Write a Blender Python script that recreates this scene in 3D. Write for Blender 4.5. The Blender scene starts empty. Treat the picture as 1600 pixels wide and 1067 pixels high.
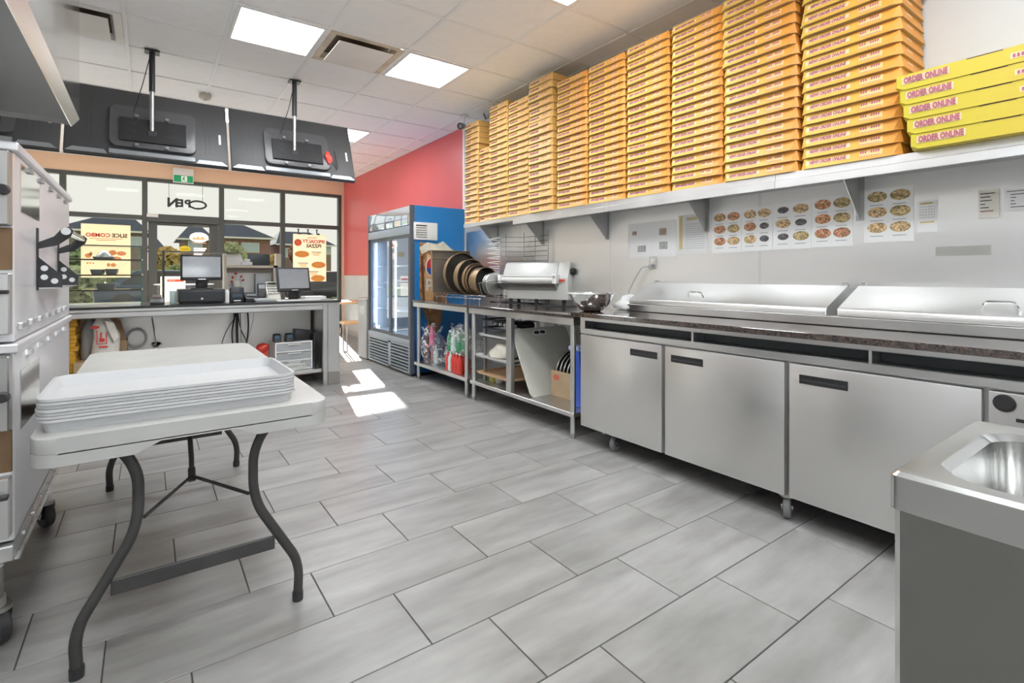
import bpy, bmesh, math, random
from mathutils import Vector, Matrix
R = random.Random(11)
S = bpy.context.scene
C = S.collection
PI = math.pi

# ---------------------------------------------------------------- camera, sky, sun, exposure
F_PX, H_PX, YAW, CAM_Z = 791.5, 429.04, 0.6228, 1.15
cam_data = bpy.data.cameras.new('camera')
cam_data.sensor_fit = 'HORIZONTAL'; cam_data.sensor_width = 36.0
cam_data.lens = F_PX / 1600.0 * 36.0
cam_data.shift_y = -(533.5 - H_PX) / 1600.0
cam_data.clip_start = 0.05; cam_data.clip_end = 500
cam = bpy.data.objects.new('camera', cam_data); C.objects.link(cam)
cam.location = (0, 0, CAM_Z); cam.rotation_euler = (PI / 2, 0, -YAW)
S.camera = cam

world = bpy.data.worlds.new('sky'); S.world = world; world.use_nodes = True
_bg = world.node_tree.nodes['Background']
_bg.inputs[0].default_value = (0.90, 0.865, 0.80, 1); _bg.inputs[1].default_value = 0.74

sun_data = bpy.data.lights.new('sun', 'SUN'); sun_data.energy = 16.0; sun_data.angle = 0.009
sun_data.color = (1.0, 0.97, 0.92)
sun = bpy.data.objects.new('sun', sun_data); C.objects.link(sun)
_sd = Vector((-0.195, -0.981, -0.391))
sun.rotation_euler = _sd.to_track_quat('-Z', 'Y').to_euler()
sun.location = (3, 20, 8)

LIGHT_PANEL = 17.5
S.view_settings.view_transform = 'Standard'; S.view_settings.look = 'None'
S.view_settings.exposure = 0.45; S.view_settings.gamma = 1.0
S.view_settings.use_curve_mapping = False

# ---------------------------------------------------------------- helpers
def in_frame(x, y, z, m=25):
    xr = math.cos(YAW) * x - math.sin(YAW) * y; fw = math.sin(YAW) * x + math.cos(YAW) * y
    if fw < 0.15: return False
    u = 800 + F_PX * xr / fw; v = H_PX - F_PX * (z - CAM_Z) / fw
    return -m < u < 1600 + m and -m < v < 1067 + m

class NT:
    def __init__(s, name):
        s.m = bpy.data.materials.new(name); s.m.use_nodes = True
        s.t = s.m.node_tree; s.n = s.t.nodes; s.p = s.n['Principled BSDF']; s.out = s.n['Material Output']
    def add(s, typ, **kw):
        n = s.n.new(typ)
        for k, v in kw.items(): setattr(n, k, v)
        return n
    def link(s, a, b): s.t.links.new(a, b)
    def ramp(s, fac, stops):
        r = s.add('ShaderNodeValToRGB'); el = r.color_ramp.elements
        while len(el) < len(stops): el.new(0.5)
        for e, (p, c) in zip(el, stops): e.position = p; e.color = (*c, 1) if len(c) == 3 else c
        s.link(fac, r.inputs[0]); return r.outputs[0]
    def noise(s, scale, stretch=(1, 1, 1), detail=3, rnd=False, coord='Object', dist=0.0):
        tc = s.add('ShaderNodeTexCoord'); mp = s.add('ShaderNodeMapping'); mp.inputs['Scale'].default_value = stretch
        s.link(tc.outputs[coord], mp.inputs['Vector'])
        if rnd:
            oi = s.add('ShaderNodeObjectInfo'); mu = s.add('ShaderNodeMath', operation='MULTIPLY'); mu.inputs[1].default_value = 37.0
            s.link(oi.outputs['Random'], mu.inputs[0]); s.link(mu.outputs[0], mp.inputs['Location'])
        nz = s.add('ShaderNodeTexNoise'); nz.inputs['Scale'].default_value = scale; nz.inputs['Detail'].default_value = detail
        nz.inputs['Distortion'].default_value = dist
        s.link(mp.outputs[0], nz.inputs['Vector']); return nz.outputs['Fac']
    def bump(s, fac, strength=0.1, dist=0.01):
        b = s.add('ShaderNodeBump'); b.inputs['Strength'].default_value = strength; b.inputs['Distance'].default_value = dist
        s.link(fac, b.inputs['Height']); s.link(b.outputs[0], s.p.inputs['Normal'])

MATS = {}
def M(name, col=(0.8, 0.8, 0.8), rough=0.5, metal=0.0, var=0.0, scale=6.0, stretch=(1, 1, 1), bump=0.0, emit=0.0, coat=0.0, spec=None, rvar=0.0, rnd=False, alpha=1.0, detail=4):
    if name in MATS: return MATS[name]
    t = NT(name); p = t.p
    p.inputs['Base Color'].default_value = (*col, 1); p.inputs['Roughness'].default_value = rough; p.inputs['Metallic'].default_value = metal
    if spec is not None: p.inputs['Specular IOR Level'].default_value = spec
    if coat: p.inputs['Coat Weight'].default_value = coat; p.inputs['Coat Roughness'].default_value = 0.08
    if var or bump or rvar:
        f = t.noise(scale, stretch, detail, rnd)
        if var:
            lo = tuple(max(0, c * (1 - var)) for c in col); hi = tuple(min(1, c * (1 + var)) for c in col)
            t.link(t.ramp(f, [(0.3, lo), (0.7, hi)]), p.inputs['Base Color'])
        if rvar:
            mr = t.add('ShaderNodeMapRange'); mr.inputs[3].default_value = max(0.02, rough - rvar); mr.inputs[4].default_value = rough + rvar
            mr.inputs[1].default_value = 0.3; mr.inputs[2].default_value = 0.7
            t.link(f, mr.inputs[0]); t.link(mr.outputs[0], p.inputs['Roughness'])
        if bump: t.bump(f, bump, 0.004)
    if emit:
        p.inputs['Emission Color'].default_value = (*col, 1); p.inputs['Emission Strength'].default_value = emit
    MATS[name] = t.m
    return t.m

def M_glass(name, tint=(1, 1, 1), refl=0.07, rough=0.0):
    if name in MATS: return MATS[name]
    t = NT(name); t.n.remove(t.p)
    a = t.add('ShaderNodeBsdfTransparent'); a.inputs[0].default_value = (*tint, 1)
    g = t.add('ShaderNodeBsdfGlossy'); g.inputs['Roughness'].default_value = rough
    fc = t.add('ShaderNodeLayerWeight'); fc.inputs[0].default_value = 0.5; lw = t.add('ShaderNodeMath', operation='POWER'); t.link(fc.outputs['Facing'], lw.inputs[0]); lw.inputs[1].default_value = 3.0
    mx = t.add('ShaderNodeMixShader'); ma = t.add('ShaderNodeMath', operation='MULTIPLY_ADD')
    t.link(lw.outputs[0], ma.inputs[0]); ma.inputs[1].default_value = 0.5; ma.inputs[2].default_value = refl; ma.use_clamp = True
    t.link(ma.outputs[0], mx.inputs[0]); t.link(a.outputs[0], mx.inputs[1]); t.link(g.outputs[0], mx.inputs[2])
    t.link(mx.outputs[0], t.out.inputs[0]); MATS[name] = t.m; return t.m

def M_film(name, col, alpha=0.5, rough=0.25):
    """thin translucent sheet: part see-through, part milky"""
    if name in MATS: return MATS[name]
    t = NT(name); p = t.p
    p.inputs['Base Color'].default_value = (*col, 1); p.inputs['Roughness'].default_value = rough
    a = t.add('ShaderNodeBsdfTransparent'); mx = t.add('ShaderNodeMixShader'); mx.inputs[0].default_value = alpha
    t.link(a.outputs[0], mx.inputs[1]); t.link(p.outputs[0], mx.inputs[2]); t.link(mx.outputs[0], t.out.inputs[0])
    MATS[name] = t.m; return t.m

def M_paper(name, col, thru=0.5):
    """paper: reflects and lets light through"""
    if name in MATS: return MATS[name]
    t = NT(name); t.n.remove(t.p)
    d = t.add('ShaderNodeBsdfDiffuse'); d.inputs[0].default_value = (*col, 1)
    tr = t.add('ShaderNodeBsdfTranslucent'); tr.inputs[0].default_value = (*col, 1)
    mx = t.add('ShaderNodeMixShader'); mx.inputs[0].default_value = thru
    t.link(d.outputs[0], mx.inputs[1]); t.link(tr.outputs[0], mx.inputs[2]); t.link(mx.outputs[0], t.out.inputs[0])
    MATS[name] = t.m; return t.m

class B:
    """collects shapes into one mesh; o = world origin of the thing they belong to"""
    def __init__(s, o=(0, 0, 0)): s.bm = bmesh.new(); s.o = Vector(o)
    def _fin(s, vs, bev, seg):
        if bev > 0:
            es = list({e for v in vs for e in v.link_edges})
            bmesh.ops.bevel(s.bm, geom=es, offset=bev, segments=seg, profile=0.5, affect='EDGES')
    def box(s, x0, x1, y0, y1, z0, z1, bev=0.0, seg=2, rot=None, c=None):
        vs = [s.bm.verts.new((x, y, z)) for z in (z0, z1) for y in (y0, y1) for x in (x0, x1)]
        for f in ((0, 2, 3, 1), (4, 5, 7, 6), (0, 1, 5, 4), (2, 6, 7, 3), (0, 4, 6, 2), (1, 3, 7, 5)): s.bm.faces.new([vs[i] for i in f])
        if rot is not None:
            c = Vector(c) if c is not None else Vector(((x0 + x1) / 2, (y0 + y1) / 2, (z0 + z1) / 2))
            for v in vs: v.co = c + rot @ (v.co - c)
        s._fin(vs, bev, seg); return s
    def prism(s, poly, axis, a, b, bev=0.0, seg=2):
        def P(p, q): return {'x': (q, p[0], p[1]), 'y': (p[0], q, p[1]), 'z': (p[0], p[1], q)}[axis]
        lo = [s.bm.verts.new(P(p, a)) for p in poly]; hi = [s.bm.verts.new(P(p, b)) for p in poly]; n = len(poly)
        s.bm.faces.new(lo); s.bm.faces.new(hi[::-1])
        for i in range(n): s.bm.faces.new((lo[i], lo[(i + 1) % n], hi[(i + 1) % n], hi[i]))
        s._fin(lo + hi, bev, seg); return s
    def cyl(s, p0, p1, r, n=14, r2=None, cap=True):
        p0, p1 = Vector(p0), Vector(p1); r2 = r if r2 is None else r2
        d = (p1 - p0).normalized(); u = d.orthogonal().normalized(); w = d.cross(u)
        a = [s.bm.verts.new(p0 + r * (math.cos(k * 2 * PI / n) * u + math.sin(k * 2 * PI / n) * w)) for k in range(n)]
        b = [s.bm.verts.new(p1 + r2 * (math.cos(k * 2 * PI / n) * u + math.sin(k * 2 * PI / n) * w)) for k in range(n)]
        for k in range(n): s.bm.faces.new((a[k], a[(k + 1) % n], b[(k + 1) % n], b[k]))
        if cap: s.bm.faces.new(a[::-1]); s.bm.faces.new(b)
        return s
    def tube(s, pts, r, n=8, closed=False, round_=0, rs=None):
        pts = [Vector(p) for p in pts]
        if round_:
            q = [pts[0]]
            for i in range(1, len(pts) - 1):
                a, b, c = pts[i - 1], pts[i], pts[i + 1]
                l = min(round_, (b - a).length * .45, (c - b).length * .45)
                p, e = b + (a - b).normalized() * l, b + (c - b).normalized() * l
                for k in range(5):
                    t = k / 4; q.append((1 - t) ** 2 * p + 2 * t * (1 - t) * b + t * t * e)
            q.append(pts[-1]); pts = q
        rings = []; N = len(pts); ref = None
        for i, p in enumerate(pts):
            if closed: d = pts[(i + 1) % N] - pts[i - 1]
            else: d = pts[min(i + 1, N - 1)] - pts[max(i - 1, 0)]
            d.normalize()
            if ref is None: u = d.orthogonal().normalized()
            else:
                u = ref - d * ref.dot(d)
                u = u.normalized() if u.length > 1e-6 else d.orthogonal().normalized()
            ref = u; w = d.cross(u); rr = rs[i] if rs else r
            rings.append([s.bm.verts.new(p + rr * (math.cos(k * 2 * PI / n) * u + math.sin(k * 2 * PI / n) * w)) for k in range(n)])
        m = N if closed else N - 1
        for i in range(m):
            a, b = rings[i], rings[(i + 1) % N]
            for k in range(n): s.bm.faces.new((a[k], a[(k + 1) % n], b[(k + 1) % n], b[k]))
        if not closed: s.bm.faces.new(rings[0][::-1]); s.bm.faces.new(rings[-1])
        return s
    def lathe(s, prof, c=(0, 0, 0), axis=(0, 0, 1), n=24, close=False):
        c = Vector(c); d = Vector(axis).normalized(); u = d.orthogonal().normalized(); w = d.cross(u)
        rings = []
        for r, h in prof:
            if r < 1e-5: rings.append([s.bm.verts.new(c + d * h)])
            else: rings.append([s.bm.verts.new(c + d * h + r * (math.cos(k * 2 * PI / n) * u + math.sin(k * 2 * PI / n) * w)) for k in range(n)])
        pr = list(zip(rings, rings[1:])) + ([(rings[-1], rings[0])] if close else [])
        for a, b in pr:
            for k in range(n):
                k2 = (k + 1) % n
                if len(a) == 1 and len(b) == 1: continue
                if len(a) == 1: s.bm.faces.new((a[0], b[k], b[k2]))
                elif len(b) == 1: s.bm.faces.new((a[k], a[k2], b[0]))
                else: s.bm.faces.new((a[k], a[k2], b[k2], b[k]))
        return s
    def blob(s, c, r, sub=2, amp=0.15, seed=0, flat=None):
        rr = random.Random(seed); g = bmesh.ops.create_icosphere(s.bm, subdivisions=sub, radius=1.0)
        ph = [(rr.uniform(2, 5), rr.uniform(0, 6), Vector((rr.uniform(-1, 1), rr.uniform(-1, 1), rr.uniform(-1, 1)))) for _ in range(5)]
        for v in g['verts']:
            k = 1 + amp * sum(math.sin(f * v.co.dot(dv) + p) for f, p, dv in ph) / 2.2
            v.co = Vector((v.co.x * r[0] * k, v.co.y * r[1] * k, v.co.z * r[2] * k)) + Vector(c)
            if flat is not None and v.co.z < flat: v.co.z = flat
        return s
    def face(s, pts): s.bm.faces.new([s.bm.verts.new(p) for p in pts]); return s
    def mesh(s, name, mat, smooth=0.7):
        bm = s.bm
        for v in bm.verts: v.co -= s.o
        bmesh.ops.recalc_face_normals(bm, faces=bm.faces)
        me = bpy.data.meshes.new(name); bm.to_mesh(me); bm.free()
        if mat is not None: me.materials.append(mat)
        if smooth:
            me.shade_smooth(); me.set_sharp_from_angle(angle=smooth)
        return me
    def out(s, name, mat, parent=None, smooth=0.7, loc=(0, 0, 0)):
        return link(name, s.mesh(name, mat, smooth), parent, loc)

def link(name, me, parent=None, loc=(0, 0, 0), rot=None, scale=None):
    o = bpy.data.objects.new(name, me); C.objects.link(o)
    o.location = loc
    if rot is not None: o.rotation_euler = rot
    if scale is not None: o.scale = scale
    if parent is not None: o.parent = parent
    return o
def tag(o, label, cat=None, group=None, kind=None):
    o['label'] = label
    if cat: o['category'] = cat
    if group: o['group'] = group
    if kind: o['kind'] = kind
    return o
def thing(name, label, cat, loc=(0, 0, 0), rotz=0.0, group=None, kind=None):
    o = bpy.data.objects.new(name, None); C.objects.link(o); o.empty_display_size = 0.05
    o.location = loc; o.rotation_euler = (0, 0, rotz)
    return tag(o, label, cat, group, kind)
def lbl(o, label): o['label'] = label; return o
def copy_tree(o, parent=None):
    c = o.copy(); C.objects.link(c); c.parent = parent
    for ch in list(o.children): copy_tree(ch, c)
    return c

_TXT = {}
def text_mesh(body, size, mat, bold=0.0, align='CENTER', ext=0.0006, space=1.0):
    key = (body, size, mat.name, bold, align, ext)
    if key in _TXT: return _TXT[key]
    cu = bpy.data.curves.new('lettering', 'FONT'); cu.body = body; cu.size = size; cu.align_x = align; cu.align_y = 'CENTER'
    cu.extrude = ext; cu.offset = bold; cu.resolution_u = 2; cu.space_character = space
    ob = bpy.data.objects.new('lettering_source', cu); C.objects.link(ob)
    dg = bpy.context.evaluated_depsgraph_get(); dg.update()
    me = bpy.data.meshes.new_from_object(ob.evaluated_get(dg)); me.name = 'lettering'
    bpy.data.objects.remove(ob); bpy.data.curves.remove(cu)
    me.materials.clear(); me.materials.append(mat); _TXT[key] = me
    return me
ROT_NEG_X = (PI / 2, 0, -PI / 2)      # text read from the aisle on a surface facing -X
ROT_POS_Y = (PI / 2, 0, PI)           # text read from outside, facing +Y (mirrored from inside)
ROT_NEG_Y = (PI / 2, 0, 0)            # text facing -Y
ORD = ['lowest', 'second', 'third', 'fourth', 'fifth', 'sixth', 'seventh', 'eighth', 'ninth', 'tenth', 'eleventh', 'twelfth', 'thirteenth', 'fourteenth', 'fifteenth', 'sixteenth', 'seventeenth', 'eighteenth', 'nineteenth', 'twentieth', 'twenty-first']
NTH = ['first'] + ORD[1:]

# ---------------------------------------------------------------- materials
def steel(name, col=(0.60, 0.60, 0.59), rough=0.27, stretch=(1, 40, 1), scale=5, rv=0.06, bump=0.0):
    return M(name, col, rough, 1.0, var=0.04, scale=scale, stretch=stretch, rvar=rv, bump=0.0, detail=1)
m_steel_y = steel('brushed_steel_lengthwise', (0.66, 0.66, 0.65), .35, stretch=(2, 1, 2), scale=3, rv=.05)
m_steel = steel('brushed_steel', (0.66, 0.66, 0.65), 0.36, (1, 1, 1), 3)
m_steel_wall = steel('steel_wall_panel', (0.84, 0.84, 0.83), 0.36, (1, 0.4, 1.6), 2.5, 0.07)
m_steel_dark = steel('dull_steel', (0.46, 0.46, 0.45), 0.38, (1, 1, 1), 3)
m_steel_door = steel('steel_door_skin', (0.72, 0.715, 0.70), 0.37, (1, 1.4, 1.0), 2.2, 0.06)
m_chrome = M('polished_steel', (0.78, 0.78, 0.78), 0.1, 1.0)
m_alu = M('aluminium', (0.75, 0.76, 0.77), 0.35, 1.0)
m_black = M('black_plastic', (0.022, 0.022, 0.024), 0.4)
m_blackm = M('matt_black', (0.03, 0.03, 0.032), 0.65)
m_rubber = M('rubber', (0.035, 0.035, 0.037), 0.6, var=0.3, scale=20)
m_white = M('white_plastic', (0.80, 0.80, 0.79), 0.4)
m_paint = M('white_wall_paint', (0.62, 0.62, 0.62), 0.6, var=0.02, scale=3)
m_paint_bounce = M('bounce_white_wall', (0.90, 0.90, 0.90), 0.5, var=0.02, scale=3)  # unseen walls made whiter than the right wall to bounce more light
m_red = M('red_wall_paint', (0.70, 0.125, 0.13), 0.38, var=0.03, scale=2)
m_peach = M('peach_wall_paint', (0.88, 0.63, 0.44), 0.5, var=0.02, scale=2)
m_frame = M('dark_window_frame', (0.075, 0.085, 0.08), 0.45)
m_card = M('brown_cardboard', (0.46, 0.33, 0.2), 0.75, var=0.08, scale=8)
m_glass = M_glass('window_glass', (0.97, 0.99, 0.98), 0.004)
m_glass_g = M_glass('green_edge_glass', (0.95, 0.99, 0.97), 0.03)
m_wood = M('light_wood', (0.68, 0.44, 0.24), 0.45, var=0.15, scale=4, stretch=(1, 12, 1))
m_paper = M_paper('paper', (0.90, 0.90, 0.89), 0.02)
m_txt_dark = M('dark_print', (0.05, 0.04, 0.045), 0.6)
m_txt_red = M('red_print', (0.65, 0.05, 0.04), 0.6)
def granite():
    t = NT('speckled_granite'); v = t.add('ShaderNodeTexVoronoi'); v.inputs['Scale'].default_value = 160
    tc = t.add('ShaderNodeTexCoord'); t.link(tc.outputs['Object'], v.inputs['Vector'])
    nz = t.noise(45, (1, 1, 1), 4)
    mx = t.add('ShaderNodeMix', data_type='RGBA'); t.link(nz, mx.inputs[0])
    c1 = t.ramp(v.outputs['Color'], [(0.25, (0.015, 0.015, 0.015)), (0.5, (0.05, 0.042, 0.038)), (0.74, (0.19, 0.11, 0.08)), (0.9, (0.05, 0.046, 0.046))])
    t.link(c1, mx.inputs[6]); t.link(t.ramp(nz, [(0.45, (0.02, 0.018, 0.018)), (0.66, (0.10, 0.075, 0.065))]), mx.inputs[7])
    t.link(mx.outputs[2], t.p.inputs['Base Color']); t.p.inputs['Roughness'].default_value = 0.12; t.p.inputs['Coat Weight'].default_value = 0.6; t.p.inputs['Coat Roughness'].default_value = 0.05
    return t.m
m_granite = granite()
def floor_tile_mat():
    t = NT('grey_streaked_tile')
    f = t.noise(1.9, (1.0, 5.0, 1), 4, True, dist=0.25)
    f2 = t.noise(7, (1, 2.5, 1), 4, True)
    add = t.add('ShaderNodeMath', operation='MULTIPLY_ADD'); t.link(f2, add.inputs[0]); add.inputs[1].default_value = 0.4; t.link(f, add.inputs[2])
    col = t.ramp(add.outputs[0], [(0.42, (0.185, 0.178, 0.170)), (0.70, (0.272, 0.264, 0.254)), (0.98, (0.345, 0.337, 0.326))])
    oi = t.add('ShaderNodeObjectInfo'); mr = t.add('ShaderNodeMapRange'); mr.inputs[3].default_value = 0.92; mr.inputs[4].default_value = 1.06
    t.link(oi.outputs['Random'], mr.inputs[0]); hs = t.add('ShaderNodeHueSaturation'); t.link(mr.outputs[0], hs.inputs['Value']); t.link(col, hs.inputs['Color'])
    t.link(hs.outputs[0], t.p.inputs['Base Color'])
    t.link(t.ramp(f2, [(0.3, (0.30,) * 3), (0.7, (0.37,) * 3)]), t.p.inputs['Roughness']); t.p.inputs['Specular IOR Level'].default_value = 0.6
    return t.m
m_tile = floor_tile_mat()
m_grout = M('dark_grout', (0.07, 0.068, 0.065), 0.8)
m_ctile = M('ceiling_board', (0.94, 0.94, 0.94), 0.7, var=0.02, scale=14, bump=0.04, rnd=True)
m_tbar = M('white_ceiling_grid', (0.88, 0.88, 0.88), 0.45)
m_panel = M('lit_ceiling_panel', (0.93, 0.97, 1.0), 0.5, emit=LIGHT_PANEL)
# ================================================================ THE ROOM
XL, XR, YB, YW, ZC = -2.6, 3.12, -4.6, 9.98, 2.945
# ---- floor: dark bed + staggered grey tiles
floor = tag(B().box(XL, XR, YB, YW, -0.08, -0.004).out('floor', m_grout, smooth=None), 'grey streaked rectangular floor tiles laid in thirds offset', 'floor', kind='structure')
TH, TX = 0.3082, 0.6164; Y0 = 1.1175; G = 0.0045
_tile_me = {}
def tile_mesh(w, d):
    k = (round(w, 3), round(d, 3))
    if k not in _tile_me:
        _tile_me[k] = B().box(-w / 2, w / 2, -d / 2, d / 2, -0.006, 0.0, 0.0012, 1).mesh('tile', m_tile, None)
    return _tile_me[k]
_rest = B()
for k in range(-20, 30):
    ya, yb = max(Y0 + k * TH, YB), min(Y0 + (k + 1) * TH, YW)
    if yb - ya < 0.02: continue
    xo = (3.01 - 0.68 * k) * TH
    n0 = math.floor((XL - xo) / TX) - 1
    for n in range(n0, n0 + 14):
        xa, xb = max(xo + n * TX, XL), min(xo + (n + 1) * TX, XR)
        if xb - xa < 0.02: continue
        vis = any(in_frame(x, y, 0) for x in (xa, (xa + xb) / 2, xb) for y in (ya, yb))
        if vis and not (xb < -0.9 and ya > 3.5):
            link('tile', tile_mesh(xb - xa - G, yb - ya - G), floor, ((xa + xb) / 2, (ya + yb) / 2, 0))
        else: _rest.box(xa + G / 2, xb - G / 2, ya + G / 2, yb - G / 2, -0.006, 0.0)
o = _rest.out('tile_remainder', m_tile, floor, None); o['kind'] = 'stuff'

# ---- ceiling: slab, boards, white grid, light panels
ceiling = tag(B().box(XL, XR, YB, YW, 3.06, 3.12).out('ceiling', m_tbar, smooth=None), 'white suspended ceiling of square boards in a metal grid', 'ceiling', kind='structure')
CP, CX0, CY0 = 0.61, 0.473, 3.78
LIGHTS = {(0, 0), (2, 0), (2, -3), (0, -3), (2, 4), (0, 4), (-2, 4), (0, -6), (2, -6), (-2, -6), (0, -9), (2, -9), (-2, -9), (0, -12), (2, -12), (-2, -12), (-4, 4)}  # panels not named in LN are unseen ones added to brighten the room
VENTS = {(1, 0), (-2, 1)}
_cme = {}; _crest = B()
for i in range(-6, 6):
    for j in range(-15, 12):
        xa, xb = max(CX0 + CP * i, XL), min(CX0 + CP * (i + 1), XR)
        ya, yb = max(CY0 + CP * j, YB), min(CY0 + CP * (j + 1), YW)
        if xb - xa < 0.03 or yb - ya < 0.03 or (i, j) in LIGHTS or (i, j) in VENTS: continue
        if any(in_frame(x, y, ZC, 0) for x in (xa, (xa + xb) / 2, xb) for y in (ya, (ya + yb) / 2, yb)):
            k = (round(xb - xa, 3), round(yb - ya, 3))
            if k not in _cme:
                w, d = k[0] - 0.012, k[1] - 0.012
                _cme[k] = B().box(-w / 2, w / 2, -d / 2, d / 2, 0.0, 0.015, 0.002, 1).mesh('ceiling_board', m_ctile, None)
            link('ceiling_board', _cme[k], ceiling, ((xa + xb) / 2, (ya + yb) / 2, ZC + 0.007))
        else: _crest.box(xa + .006, xb - .006, ya + .006, yb - .006, ZC + 0.007, ZC + 0.022)
o = _crest.out('ceiling_board_remainder', m_ctile, ceiling, None); o['kind'] = 'stuff'
for i in range(-5, 6):
    x = CX0 + CP * i
    if XL < x < XR - .05: B().box(x - .012, x + .012, YB, YW, ZC, ZC + .03, 0.001, 1).out('grid_bar', m_tbar, ceiling, None)
for j in range(-14, 12):
    y = CY0 + CP * j
    if YB < y < YW - .05: B().box(XL, XR, y - .012, y + .012, ZC + .0008, ZC + .03, 0.001, 1).out('grid_bar', m_tbar, ceiling, None)
B().box(XR - .025, XR, YB, YW, ZC - .001, ZC + .02).box(XL, XR, YW - .025, YW, ZC - .001, ZC + .02).box(XL, XL + .025, YB, YW, ZC - .001, ZC + .02).out('edge_trim', m_tbar, ceiling, None)
LN = {(0, 0): 'largest lit square ceiling panel, between the hanging screens and the ceiling vent', (2, 0): 'lit square ceiling panel right of the brown stained ceiling vent',
      (2, -3): 'lit ceiling panel cut by the top edge, nearest the pizza boxes', (2, 4): 'small far lit ceiling panel beside the end of the right screen'}
for (i, j) in sorted(LIGHTS):
    xa, ya = CX0 + CP * i, CY0 + CP * j
    t = thing('ceiling_light', LN.get((i, j), 'unseen ceiling panel added for fill light, out of view or behind the screens'), 'ceiling light', (xa + CP / 2, ya + CP / 2, ZC), group='ceiling light panels')
    w = CP / 2 - .014
    B().box(-w, w, -w, -w + .022, -.004, .02).box(-w, w, w - .022, w, -.004, .02).box(-w, -w + .022, -w + .022, w - .022, -.004, .02).box(w - .022, w, -w + .022, w - .022, -.004, .02).out('frame', m_tbar, t, None)
    w -= .023
    B().box(-w, w, -w, w, .0, .012).out('diffuser', m_panel, t, None)
m_rust = M('rust_stained_paint', (0.66, 0.57, 0.44), 0.6, var=0.25, scale=4)
m_vent = M('white_vent_paint', (0.86, 0.84, 0.80), 0.5, var=0.05, scale=3)
m_ventdark = M('vent_throat', (0.12, 0.08, 0.05), 0.8)
for (i, j) in sorted(VENTS):
    t = thing('ceiling_vent', 'square white ceiling vent with brown stains between two light panels' if i == 1 else 'square ceiling vent behind the exhaust hood above the screens', 'vent', (CX0 + CP * (i + .5), CY0 + CP * (j + .5), ZC))
    w = CP / 2 - .013; u = .215
    B().prism([(-w, -w), (w, -w), (w, w), (-w, w)], 'z', .05, .056).out('throat', m_ventdark, t, None)
    b = B()
    for k in range(4):
        c, s_ = [(1, 0), (0, 1), (-1, 0), (0, -1)][k]
        rt = lambda x, y: (x * c - y * s_, x * s_ + y * c)
        P = [(*rt(-w, -w), .0), (*rt(w, -w), .0), (*rt(w - .05, -w + .05), .0), (*rt(-w + .05, -w + .05), .0)]
        b.face(P)
        P2 = [(*rt(-w + .05, -w + .05), .0), (*rt(w - .05, -w + .05), .0), (*rt(u + .005, -u - .005), .045), (*rt(-u - .005, -u - .005), .045)]
        b.face(P2)
    b.out('rim', m_rust if i == 1 else m_vent, t, None)
    B().box(-u, u, -u, u, -.03, -.022, .002, 1).out('deflector_plate', m_vent, t, None)
t = thing('smoke_detector', 'small beige ceiling box above the gap between the two screens', 'detector', (0.462, 5.90, ZC))
B().lathe([(0, 0), (.055, 0), (.055, -.03), (.04, -.045), (0, -.045)], n=20).out('housing', M('aged_plastic', (0.62, 0.56, 0.48), 0.5), t)
B().lathe([(0, -.045), (.018, -.045), (.018, -.06), (0, -.06)], n=12).out('sensor', m_white, t)

# ---- right wall: paint, red band, tiled dado, steel panels
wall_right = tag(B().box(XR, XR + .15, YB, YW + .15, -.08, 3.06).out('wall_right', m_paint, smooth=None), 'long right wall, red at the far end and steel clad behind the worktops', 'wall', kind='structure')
B().box(XR - .004, XR, 5.36, YW, 1.135, ZC).out('red_paint', m_red, wall_right, None)
m_dado = M('pale_wall_tile', (0.66, 0.66, 0.66), 0.25, var=0.03, scale=3)
for k in range(8):
    ya = 5.36 + k * .5775
    B().box(XR - .01, XR, ya + .0015, ya + .576, .10, 1.135 - .001, .001, 1).out('wall_tile', m_dado, wall_right, None)
B().box(XR - .012, XR, 5.36, YW, 0.0, .10).out('skirting', M('grey_skirting', (0.45, 0.43, 0.41), 0.5), wall_right, None)
for ya, yb in ((4.195, 5.30), (2.936, 4.193), (1.674, 2.932), (.41, 1.672), (-.85, .408), (-2.1, -.852)):
    B().box(XR - .006, XR, ya, yb, .45, 1.66, .001, 1).out('steel_panel', m_steel_wall, wall_right, None)
for y in (4.194, 2.934, 1.673, .409):
    B().box(XR - .0068, XR - .005, y - .008, y + .008, .9, 1.66, .001, 1).out('seam_strip', m_alu, wall_right, None)
B().box(XR - .02, XR, 5.30, 5.345, .4, ZC).out('corner_strip', m_white, wall_right, None)
# ---- other walls
wall_left = tag(B().box(XL - .15, XL, YB, YW + .15, -.08, 3.06).out('wall_left', m_paint_bounce, smooth=None), 'plain white left wall behind the ovens', 'wall', kind='structure')
wall_back = tag(B().box(XL, XR, YB - .15, YB, -.08, 3.06).out('wall_back', m_paint_bounce, smooth=None), 'plain white wall behind the camera', 'wall', kind='structure')
wf = B(); wf.box(XL, XR, YW, YW + .15, 2.70, 3.06).box(3.06, XR, YW, YW + .15, 0, 2.70).box(XL, -2.12, YW, YW + .15, 0, 2.70).box(XL, -.08, YW, YW + .15, -.05, .12).box(1.06, XR, YW, YW + .15, -.05, .12)
wall_front = tag(wf.out('wall_front', m_peach, smooth=None), 'peach wall strip over the shopfront windows', 'wall', kind='structure')
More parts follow.
